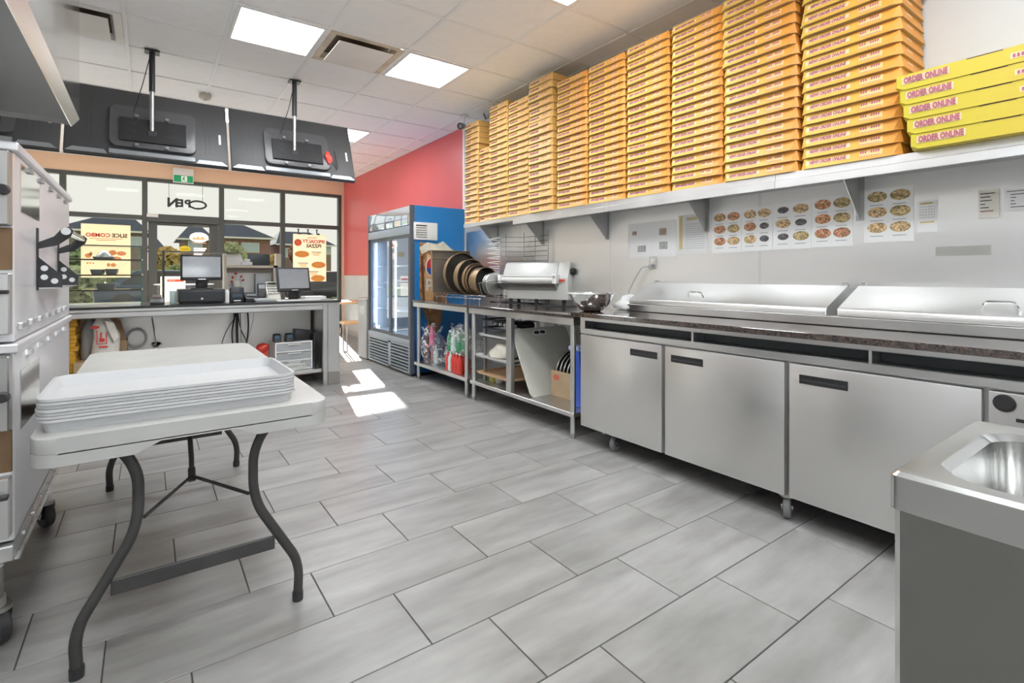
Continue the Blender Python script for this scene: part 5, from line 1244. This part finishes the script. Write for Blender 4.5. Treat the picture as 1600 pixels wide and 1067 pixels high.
# ---- hutch with odds and ends
m_lam = M('beige_laminate', (0.66, 0.58, 0.48), .45)
o_ = (.90, 6.06, CT); t = thing('counter_hutch', 'beige laminate shelf hutch standing behind the tills', 'hutch', o_)
B(o_).box(.636, .66, 5.98, 6.12, CT, 1.37).out('side', m_lam, t, None); B(o_).box(1.105, 1.15, 5.98, 6.12, CT, 1.25).out('side', m_lam, t, None)
B(o_).box(.66, 1.15, 5.98, 6.12, 1.222, 1.248).out('shelf', m_lam, t, None)
B(o_).box(.66, 1.105, 6.10, 6.12, CT, 1.222).out('back', M('white_laminate', (0.74, 0.73, 0.71), .5), t, None)
B(o_).box(.66, 1.105, 6.09, 6.10, 1.17, 1.222).out('valance', M('dark_beige_laminate', (0.42, 0.36, 0.3), .5), t, None)
B(o_).box(1.14, 1.19, 6.02, 6.12, CT, 1.38).out('post', m_lam, t, None)
B(o_).box(.10, .80, 5.99, 6.05, 1.37, 1.382).out('top_ledge', M('dark_ledge', (0.12, 0.115, 0.11), .4), t, None)
B(o_).box(.11, .13, 5.99, 6.05, CT, 1.37).out('ledge_post', m_frame, t, None)
tag(B().prism([(.665, 1.249), (.835, 1.249), (.835, 1.262), (.80, 1.355), (.665, 1.368)], 'y', 6.06, 6.075).out('leaflet_rack', m_white), 'white leaflets leaning on top of the beige hutch', 'leaflets')
tag(B().box(.865, 1.08, 6.04, 6.08, 1.2495, 1.372, .004).out('router_box', M('dark_teal_plastic', (0.03, 0.045, 0.055), .35)), 'dark box standing on top of the beige hutch', 'box')
tag(B().box(.80, .90, 5.985, 6.035, 1.249, 1.285, .004).box(.825, .88, 5.99, 6.03, 1.285, 1.315, .004).out('paper_rolls', m_white), 'small white item heap on the hutch in front of the dark box', 'paper rolls')
o_ = (.755, 6.03, CT); t = thing('cup_with_flowers', 'pale tall cup holding small red flowers in the hutch', 'cup', o_)
B(o_).lathe([(0, 0), (.022, 0), (.034, .17), (.036, .21), (.033, .21), (.02, .005), (0, .005)], (.755, 6.03, CT), n=18).out('cup', M('pale_cup', (0.72, 0.72, 0.66), .4), t)
for x, z in ((.72, .24), (.745, .28), (.80, .25), (.815, .21), (.71, .20)):
    s_ = B(o_).tube([(.755, 6.03, CT + .15), (x, 6.02, CT + z)], .002, 5).out('stem', m_lg, t)
    B(o_).blob((x, 6.02, CT + z), (.012, .01, .012), 2, .3, int(x * 1000)).out('flower', m_redb, s_)
o_ = (.99, 6.02, CT); t = thing('label_printer', 'grey upright device inside the hutch', 'printer', o_)
B(o_).prism([(5.96, CT), (6.08, CT), (6.08, CT + .28), (6.0, CT + .28)], 'x', .93, 1.05, .01).out('case', M('mid_grey_plastic', (0.36, 0.37, 0.38), .4), t)
B(o_).box(.95, 1.03, 5.955, 5.97, CT + .03, CT + .10).out('front_plate', m_white, t, None)
# ---- glass display case
o_ = (-.5, 5.75, CT); t = thing('glass_display_case', 'glass display case with thin dark shelves at the counter left', 'display case', o_)
m_shelf_e = M('dark_bronze_edge', (0.07, 0.06, 0.045), .35, .6); m_ge = M('green_glass_edge', (0.0, 0.22, 0.16), .15)
gx0, gx1, gy0, gy1 = -1.25, -.048, 5.60, 6.02
for z, th in ((1.40, .006), (1.277, .008), (1.143, .008), (1.013, .008)):
    g = B(o_).box(gx0, gx1 - .006, gy0 + .02, gy1, z, z + .005).out('glass_shelf', m_glass_g, t, None)
    B(o_).box(gx0, gx1 + .004, gy0 + .012, gy0 + .02, z - .004, z + th).out('shelf_edge', m_shelf_e, g, None)
B(o_).box(gx1 - .005, gx1, gy0 + .02, gy1, CT, 1.405).out('end_glass', m_glass_g, t, None)
B(o_).box(gx1 - .006, gx1 + .001, gy0 + .014, gy0 + .02, CT, 1.406).out('end_glass_edge', m_ge, t, None)
B(o_).box(gx0, gx1 - .006, gy1, gy1 + .005, CT, 1.405).out('back_glass', m_glass_g, t, None)
for z in (1.277, 1.143, 1.013): B(o_).lathe([(0, 0), (.012, 0), (.012, .01), (0, .01)], (gx1, gy0 + .017, z + .002), (1, 0, 0), 12).out('clip', m_chrome, t)
B(o_).box(gx0, gx1 - .006, gy0 + .02, gy1, CT, CT + .012).out('base', m_steel, t, None)
def dtray(label, xa, xb, z, h): 
    tag(B(((xa + xb) / 2, 5.80, z)).prism([(xa + .012, z), (xb - .012, z), (xb, z + h), (xa, z + h)], 'y', 5.68, 5.92, .004).out('serving_tray', M('dark_grey_tray', (0.10, 0.105, 0.10), .45), loc=((xa + xb) / 2, 5.80, z)), label, 'tray', 'dark trays in the glass case')
dtray('dark tray on the upper shelf of the glass case', -.395, -.245, 1.2845, .022)
dtray('left dark tray on the middle shelf of the glass case', -.41, -.315, 1.1505, .045)
dtray('right dark tray on the middle shelf of the glass case', -.31, -.22, 1.1505, .05)
dtray('dark tray on the lowest shelf of the glass case', -.37, -.235, 1.0205, .05)
tag(B((-.32, 5.82, 1.3065)).lathe([(0, 0), (.06, 0), (.058, .015), (.03, .045), (.015, .06), (0, .062)], (-.32, 5.82, 1.3065), n=18).out('dome_cover', m_steel, loc=(-.32, 5.82, 1.3065)), 'small domed lid on the top tray in the glass case', 'lid')
# ---- below the counter
o_ = (1.23, 5.75, .165); t = thing('drawer_tower', 'white three drawer plastic tower under the counter', 'drawers', o_)
x0_, x1_, y0_, y1_ = 1.05, 1.415, 5.60, 5.90
b = B(o_).box(x0_, x0_ + .015, y0_, y1_, .166, .452).box(x1_ - .015, x1_, y0_, y1_, .166, .452)
for z in (.166, .255, .348, .438): b.box(x0_ + .015, x1_ - .015, y0_, y1_, z, z + .014)
b.out('frame', m_white, t, None)
m_cld = M_film('cloudy_plastic', (0.6, 0.62, 0.64), .55, .2)
for z in (.184, .273, .366):
    d = B(o_).box(x0_ + .018, x1_ - .018, y0_ + .002, y0_ + .008, z, z + .068).box(x0_ + .018, x1_ - .018, y0_ + .01, y1_ - .02, z, z + .004).out('drawer', m_cld, t, None)
    B(o_).box(1.17, 1.30, y0_ - .008, y0_ + .002, z + .055, z + .064, .002, 1).out('drawer_pull', m_white, d, None)
for k, (x, w, lab) in enumerate(((1.08, .07, 'black handset nearest the cables on the drawer tower'), (1.20, .08, 'black handset in the middle on the drawer tower'))):
    o_ = (x, 5.66, .452); t = thing('handset_charger', lab, 'handset', o_)
    B(o_).prism([(5.62, .453), (5.74, .453), (5.74, .50), (5.70, .54), (5.66, .53), (5.62, .47)], 'x', x - w / 2, x + w / 2, .008).out('body', m_black, t)
    B(o_).face([(x - .025, 5.633, .492), (x + .025, 5.633, .492), (x + .025, 5.653, .522), (x - .025, 5.653, .522)]).out('display', M('bluish_display', (0.12, 0.2, 0.3), .2), t, None)
tag(B((1.32, 5.70, .452)).prism([(1.245, .453), (1.405, .453), (1.41, .555), (1.255, .575)], 'y', 5.66, 5.78, .01).out('router', m_black, loc=(1.32, 5.70, .452)), 'black boxy router at the right on the drawer tower', 'router')
tag(B((1.30, 5.52, .166)).blob((1.22, 5.535, .195), (.13, .045, .035), 3, .35, 12, .167).out('folded_rag', M('grey_rag', (0.5, 0.5, 0.48), .9, var=.1, scale=20), loc=(1.30, 5.52, .166)), 'crumpled grey rag on the counter shelf before the drawers', 'rag')
tag(B((.97, 5.68, .166)).blob((.97, 5.70, .40), (.06, .05, .05), 3, .3, 8).box(.94, 1.0, 5.68, 5.74, .166, .37).out('red_power_strip', m_redb, loc=(.97, 5.68, .166)), 'red plug block beside the cables under the counter', 'plug block')
tag(B((1.44, 5.80, .166)).prism([(1.425, .166), (1.46, .166), (1.465, .52), (1.45, .55), (1.43, .52)], 'y', 5.62, 5.85, .01).out('black_bag', m_black, loc=(1.44, 5.80, .166)), 'narrow black case standing right of the drawer tower', 'case')
rr = random.Random(9)
cabn = ['thickest black cable of the bundle under the counter', 'black cable hanging left in the bundle under the counter', 'black cable slanting right in the bundle under the counter', 'black cable at the right of the bundle under the counter', 'pale grey cable in the bundle under the counter', 'thin black cable swinging far left of the bundle', 'thin pale cable swinging far right of the bundle']
for k, (xa, xb, r_) in enumerate(((.74, .745, .013), (.72, .70, .007), (.75, .84, .005), (.84, .83, .008), (.77, .78, .006), (.73, .60, .004), (.90, .83, .003))):
    P = [(xa, 5.95, .83), (xa + .01, 5.93, .72), ((xa + xb) / 2 + rr.uniform(-.02, .02), 5.90, .58), (xb, 5.88, .44), (xb + rr.uniform(-.05, .05), 5.86, .30), (xb + .05, 5.85, .175)]
    tag(B().tube(P, r_, 6, round_=.1).out('hanging_cable', m_black if k not in (4, 6) else M('pale_cable', (0.45, 0.45, 0.44), .5)), cabn[k], 'cable', 'cables under the counter')
tag(B().box(.76, .92, 5.96, 6.01, .765, .84, .006).out('power_block', m_black), 'black power block fixed under the counter top', 'power block')
tag(B().tube([(-.6, 5.98, .80), (-.2, 5.96, .755), (.2, 5.97, .765), (.76, 5.98, .80)], .006, 6, round_=.2).out('slack_cable', m_black), 'black cable slung along under the counter top', 'cable')
# stacked yellow cartons at left under the counter
me_yb = B().box(-.17, .17, -.17, .17, 0, .034, .004, 1).mesh('flat_pizza_box', M('amber_carton', (0.62, 0.33, 0.03), .55, var=.12, scale=6, rnd=True), None)
for k in range(18):
    tag(link('flat_pizza_box', me_yb, None, (-.66 + R.uniform(-.008, .012), 5.70 + R.uniform(-.01, .01), .1655 + k * .0345), (0, 0, R.uniform(-.04, .04))),
        ('lowest' if k == 0 else 'topmost' if k == 17 else ORD[k] + ' from bottom') + ' amber carton in the stack under the counter beside the oven', 'carton', 'amber cartons under the counter')
o_ = (-.43, 5.78, .165); t = thing('white_jug', 'tall white plastic jug under the counter behind the flour bag', 'jug', o_)
B(o_).lathe([(0, 0), (.055, 0), (.058, .02), (.058, .50), (.04, .56), (.025, .58), (.025, .60), (0, .60)], (-.42, 5.78, .166), n=20).out('body', M('grey_white_plastic', (0.62, 0.66, 0.68), .4), t)
B(o_).cyl((-.42, 5.78, .765), (-.42, 5.78, .785), .028, 14).out('cap', m_white, t)
o_ = (-.30, 5.60, .165); t = thing('flour_bag', 'white flour bag with red print twisted shut under the counter', 'bag', o_)
m_flour = M('white_woven_sack', (0.74, 0.70, 0.64), .8, var=.06, scale=12, bump=.2)
b = B(o_)
prof = [(.0, .002), (.085, .002), (.10, .05), (.098, .28), (.092, .46), (.075, .56), (.04, .615), (.028, .64), (.04, .655), (.028, .67), (0, .672)]
b.lathe(prof, (-.30, 5.60, .166), n=18)
for v in b.bm.verts: v.co.x += .018 * math.sin(v.co.z * 14); v.co.y = 5.60 + (v.co.y - 5.60) * .8
b.out('sack', m_flour, t)
b = B(o_).prism([(-.30, .76), (-.24, .74), (-.205, .62), (-.235, .57), (-.27, .66)], 'y', 5.50, 5.515); b.out('folded_flap', m_flour, t)
def fpatch(P, name): B(o_).face([(x, 5.515, z) for x, z in P]).out(name, m_txt_red, t, None)
fpatch([(-.365 + .03 * math.cos(a), .705 + .014 * math.sin(a)) for a in [k * PI / 8 for k in range(16)]], 'red_oval')
for xa, xb, za, zb in ((-.355, -.348, .56, .68), (-.29, -.283, .56, .66), (-.348, -.29, .56, .566), (-.335, -.30, .58, .61), (-.33, -.318, .61, .66), (-.34, -.28, .53, .545)): fpatch([(xa, za), (xb, za), (xb, zb), (xa, zb)], 'red_print')
B(o_).blob((-.285, 5.60, .845), (.018, .018, .016), 2, .2, 3).out('tie', m_black, t)
o_ = (-.2, 5.82, .165); t = thing('cardboard_carton', 'brown cardboard carton with raised flap behind the flour bag', 'box', o_)
B(o_).box(-.33, -.155, 5.72, 5.96, .166, .56).out('carton', m_card, t, None)
B(o_).prism([(-.30, .56), (-.16, .56), (-.20, .74), (-.24, .775), (-.30, .77)], 'y', 5.73, 5.735).out('flap', M('dark_cardboard', (0.34, 0.21, 0.12), .8), t, None)
o_ = (-.52, 5.50, .165)
tag(B(o_).box(-.50, -.405, 5.49, 5.68, .166, .42, .004).out('small_carton', m_card, loc=o_), 'small brown carton in front of the white jug under the counter', 'box')
o_ = (-.10, 5.82, .165); t = thing('coiled_hose', 'loop of grey hose leaning under the counter by the carton', 'hose', o_)
B(o_).tube([(-.09 + .075 * math.cos(a), 5.93 + .01 * math.sin(2 * a), .55 + .085 * math.sin(a)) for a in [k * 2 * PI / 20 for k in range(20)]], .011, 8, True).tube([(-.09, 5.93, .47), (-.10, 5.90, .30), (-.08, 5.86, .178)], .011, 8).out('hose', M('grey_hose', (0.45, 0.45, 0.45), .5), t)
o_ = (.06, 5.95, .165); t = thing('metal_scoop', 'thin steel ladle leaning on the counter back panel', 'ladle', o_)
B(o_).tube([(.03, 5.99, .74), (.06, 5.95, .50)], .005, 8).out('handle', m_chrome, t)
B(o_).lathe([(0, 0), (.03, .01), (.042, .03), (.044, .035), (.03, .02), (0, .008)], (.062, 5.93, .455), (0, -.3, 1), 18).out('bowl', m_chrome, t)
B(o_).box(.055, .067, 5.945, 5.955, .166, .49).out('rest', m_chrome, t, None)

# ================================================================ POSTERS AND SIGNS ON THE SHOPFRONT
m_post = M_paper('cream_poster_paper', (0.84, 0.76, 0.60), .3); m_post2 = M_paper('ivory_poster_paper', (0.86, 0.80, 0.68), .3)
m_pr_red = M_paper('poster_red', (0.78, 0.14, 0.09), .4); m_pr_br = M_paper('poster_brown', (0.22, 0.13, 0.09), .4); m_pr_or = M_paper('poster_orange', (0.82, 0.34, 0.16), .4); m_pr_gold = M_paper('poster_gold', (0.78, 0.42, 0.13), .4)
yp = YW + .03
def yface(o_, pts, mat, name, parent, dy=.003): return B(o_).face([(x, yp - dy, z) for x, z in pts]).out(name, mat, parent, None)
def ellp(cx, cz, rx, rz_, n=20): return [(cx + rx * math.cos(k * 2 * PI / n), cz + rz_ * math.sin(k * 2 * PI / n)) for k in range(n)]
def rect(x0, x1, z0, z1): return [(x0, z0), (x1, z0), (x1, z1), (x0, z1)]
def ytext(o_, body, size, mat, x, z, parent, bold=.001): link('lettering', text_mesh(body, size, mat, bold), parent, (x - o_[0], yp - .004 - o_[1], z - o_[2]), ROT_POS_Y)
o_ = (-.525, yp, 1.10); t = thing('window_poster', 'cream slice combo poster seen in reverse through the window', 'poster', o_)
B(o_).box(-.826, -.226, yp - .001, yp, 1.105, 1.925).out('sheet', m_post, t, None)
ytext(o_, 'SLICE', .080, m_pr_br, -.362, 1.755, t, .003); ytext(o_, 'COMBO', .080, m_pr_red, -.625, 1.755, t, .003)
for z, w in ((1.70, .40), (1.675, .24)): yface(o_, rect(-.525 - w / 2, -.525 + w / 2, z, z + .009), m_pr_or, 'small_print', t)
for cx, cz, rx, rz_ in ((-.45, 1.49, .05, .04), (-.34, 1.48, .06, .035), (-.40, 1.40, .06, .03), (-.74, 1.44, .04, .035), (-.71, 1.47, .02, .03), (-.44, 1.30, .035, .03), (-.50, 1.30, .02, .03), (-.60, 1.47, .03, .02)): yface(o_, ellp(cx, cz, rx, rz_), m_pr_or, 'food_picture', t)
for k in range(3): yface(o_, rect(-.76 + k * .035, -.74 + k * .035, 1.315, 1.335), m_pr_or, 'price_mark', t)
o_ = (2.483, yp, 1.06); t = thing('window_poster', 'ivory specialty pizzas poster seen in reverse through the window', 'poster', o_)
B(o_).box(2.183, 2.783, yp - .001, yp, 1.02, 1.91).out('sheet', m_post2, t, None)
ytext(o_, 'SPECIALTY', .085, m_pr_red, 2.555, 1.775, t, .003); ytext(o_, 'PIZZAS', .085, m_pr_br, 2.555, 1.69, t, .003); ytext(o_, 'SIGNATURE', .03, m_pr_red, 2.52, 1.845, t, .0005)
yface(o_, ellp(2.27, 1.75, .065, .065), m_pr_red, 'price_disc', t); yface(o_, ellp(2.27, 1.75, .04, .03), m_pr_or, 'price_mark', t, .004)
for cx, cz in ((2.34, 1.535), (2.64, 1.335), (2.63, 1.08)):
    p_ = yface(o_, ellp(cx, cz, .13, .062), m_pr_gold, 'pizza_picture', t)
    for q in range(7): yface(o_, ellp(cx + .09 * math.cos(q * 2.4), cz + .04 * math.sin(q * 2.4), .02, .011, 10), m_pr_or, 'topping_mark', p_, .004)
for cx, cz in ((2.60, 1.57), (2.36, 1.36), (2.55, 1.20)):
    for q in range(3): yface(o_, rect(cx - .09 + q * .02, cx + .09 - q * .02, cz - q * .028, cz - q * .028 + .012), m_pr_br if q == 0 else m_pr_gold, 'small_print', t)
for k, x in enumerate((2.284, 2.455, 2.617)):
    tag(B((x, yp, 1.9)).box(x - .015, x + .04, yp - .02, yp - .002, 1.905, 1.935, .003).box(x - .02, x, yp - .018, yp - .004, 1.935, 1.995, .003).box(x - .03, x + .01, yp - .018, yp - .004, 1.99, 2.005, .003).out('poster_clip', m_blackm, loc=(x, yp, 1.9)), ['left', 'middle', 'right'][k] + ' of the three dark clips over the specialty pizzas poster', 'clip', 'dark clips over the poster')
o_ = (.53, yp, 2.25); t = thing('open_sign', 'dark open sign lettering hanging in the window over the door', 'sign', o_)
m_open = M('open_sign_black', (0.02, 0.02, 0.022), .4)
def oval_ring(cx, cz, rx, rz_, th): # flat ring prism
    b = B(o_); n = 28
    for k in range(n):
        a0, a1 = k * 2 * PI / n, (k + 1) * 2 * PI / n
        P = [(cx + rx * math.cos(a0), cz + rz_ * math.sin(a0)), (cx + rx * math.cos(a1), cz + rz_ * math.sin(a1)), (cx + (rx - th) * math.cos(a1), cz + (rz_ - th) * math.sin(a1)), (cx + (rx - th) * math.cos(a0), cz + (rz_ - th) * math.sin(a0))]
        b.prism(P, 'y', yp - .02, yp - .006)
    return b
oval_ring(.675, 2.32, .135, .078, .03).out('letter', m_open, t, None)
def plet(body, x, size, bold): link('letter', text_mesh(body, size, m_open, bold, 'CENTER', .006), t, (x - o_[0], yp - .013 - o_[1], 2.325 - o_[2]), ROT_POS_Y)
plet('P', .535, .17, .007); plet('E', .435, .17, .007); plet('N', .325, .20, .008)
for x in (.275, .745): B(o_).cyl((x, yp - .012, 2.38), (x, yp - .012, 2.645), .003, 6).out('hanging_chain', m_blackm, t)
o_ = (.465, 9.80, 2.63); t = thing('exit_sign', 'green and white running man exit sign hanging over the door', 'exit sign', o_)
m_green = M('exit_green', (0.01, 0.30, 0.12), .4, emit=.25); m_exw = M('exit_white', (0.85, 0.88, 0.86), .4, emit=.2)
B(o_).box(.325, .605, 9.80, 9.84, 2.64, 2.875, .004).out('housing', m_white, t)
B(o_).box(.335, .595, 9.797, 9.80, 2.65, 2.76).out('green_panel', m_green, t, None)
def exf(P, name, m=m_exw): B(o_).face([(x, 9.7955, z) for x, z in P]).out(name, m, t, None)
exf(rect(.435, .515, 2.66, 2.752), 'doorway')
exf([(x, z) for x, z in ellp(.475, 2.742, .009, .009, 12)], 'man_head', m_green)
B(o_).face([(.470, 9.7945, 2.732), (.485, 9.7945, 2.728), (.478, 9.7945, 2.70), (.495, 9.7945, 2.675), (.487, 9.7945, 2.668), (.468, 9.7945, 2.695), (.450, 9.7945, 2.672), (.443, 9.7945, 2.68), (.462, 9.7945, 2.706), (.45, 9.7945, 2.712), (.452, 9.7945, 2.72)]).out('man_body', m_green, t, None)
for x in (.40, .53): B(o_).cyl((x, 9.82, 2.875), (x, 9.82, ZC), .006, 8).out('hanger', m_white, t)
# door stickers
o_ = (.70, YW + .018, 1.62); yp = YW + .018; t = thing('door_sticker', 'pale red logo sticker on the upper door glass', 'sticker', o_)
m_stk = M_paper('pale_sticker', (0.86, 0.72, 0.66), .5)
yface(o_, ellp(.695, 1.775, .135, .085), m_stk, 'oval', t, .001)
yface(o_, [(.60, 1.75), (.62, 1.79), (.65, 1.76), (.68, 1.80), (.71, 1.76), (.74, 1.80), (.79, 1.75), (.79, 1.735), (.60, 1.735)], m_pr_or, 'logo_strokes', t, .002)
yface(o_, rect(.60, .80, 1.675, 1.69), m_pr_br, 'logo_line', t, .002)
for k in range(4): yface(o_, rect(.62, .80 - .02 * k, 1.58 - k * .035, 1.60 - k * .035), m_stk, 'small_print', t, .001)
t = thing('door_notice', 'white notice with red heading on the lower door glass', 'notice', (.33, yp, .70)); o_ = (.33, yp, .70)
B(o_).box(.16, .50, yp - .002, yp - .001, .70, 1.12).out('sheet', M_paper('white_notice_paper', (0.9, 0.86, 0.80), .5), t, None)
yface(o_, rect(.25, .48, 1.03, 1.075), m_pr_red, 'heading', t); yface(o_, rect(.27, .36, 1.04, 1.065), m_stk, 'heading_mark', t, .004)
t = thing('yellow_balloon', 'round yellow sign on the door glass above the left till monitor', 'sign', (.49, yp, 1.5)); o_ = (.49, yp, 1.5)
yface(o_, ellp(.493, 1.575, .085, .055), M('yellow_sign', (0.85, 0.66, 0.02), .4, emit=.0), 'disc', t)
yface(o_, rect(.44, .545, 1.565, 1.58), M('dark_yellow_print', (0.5, 0.36, 0.0), .5), 'print', t, .004)
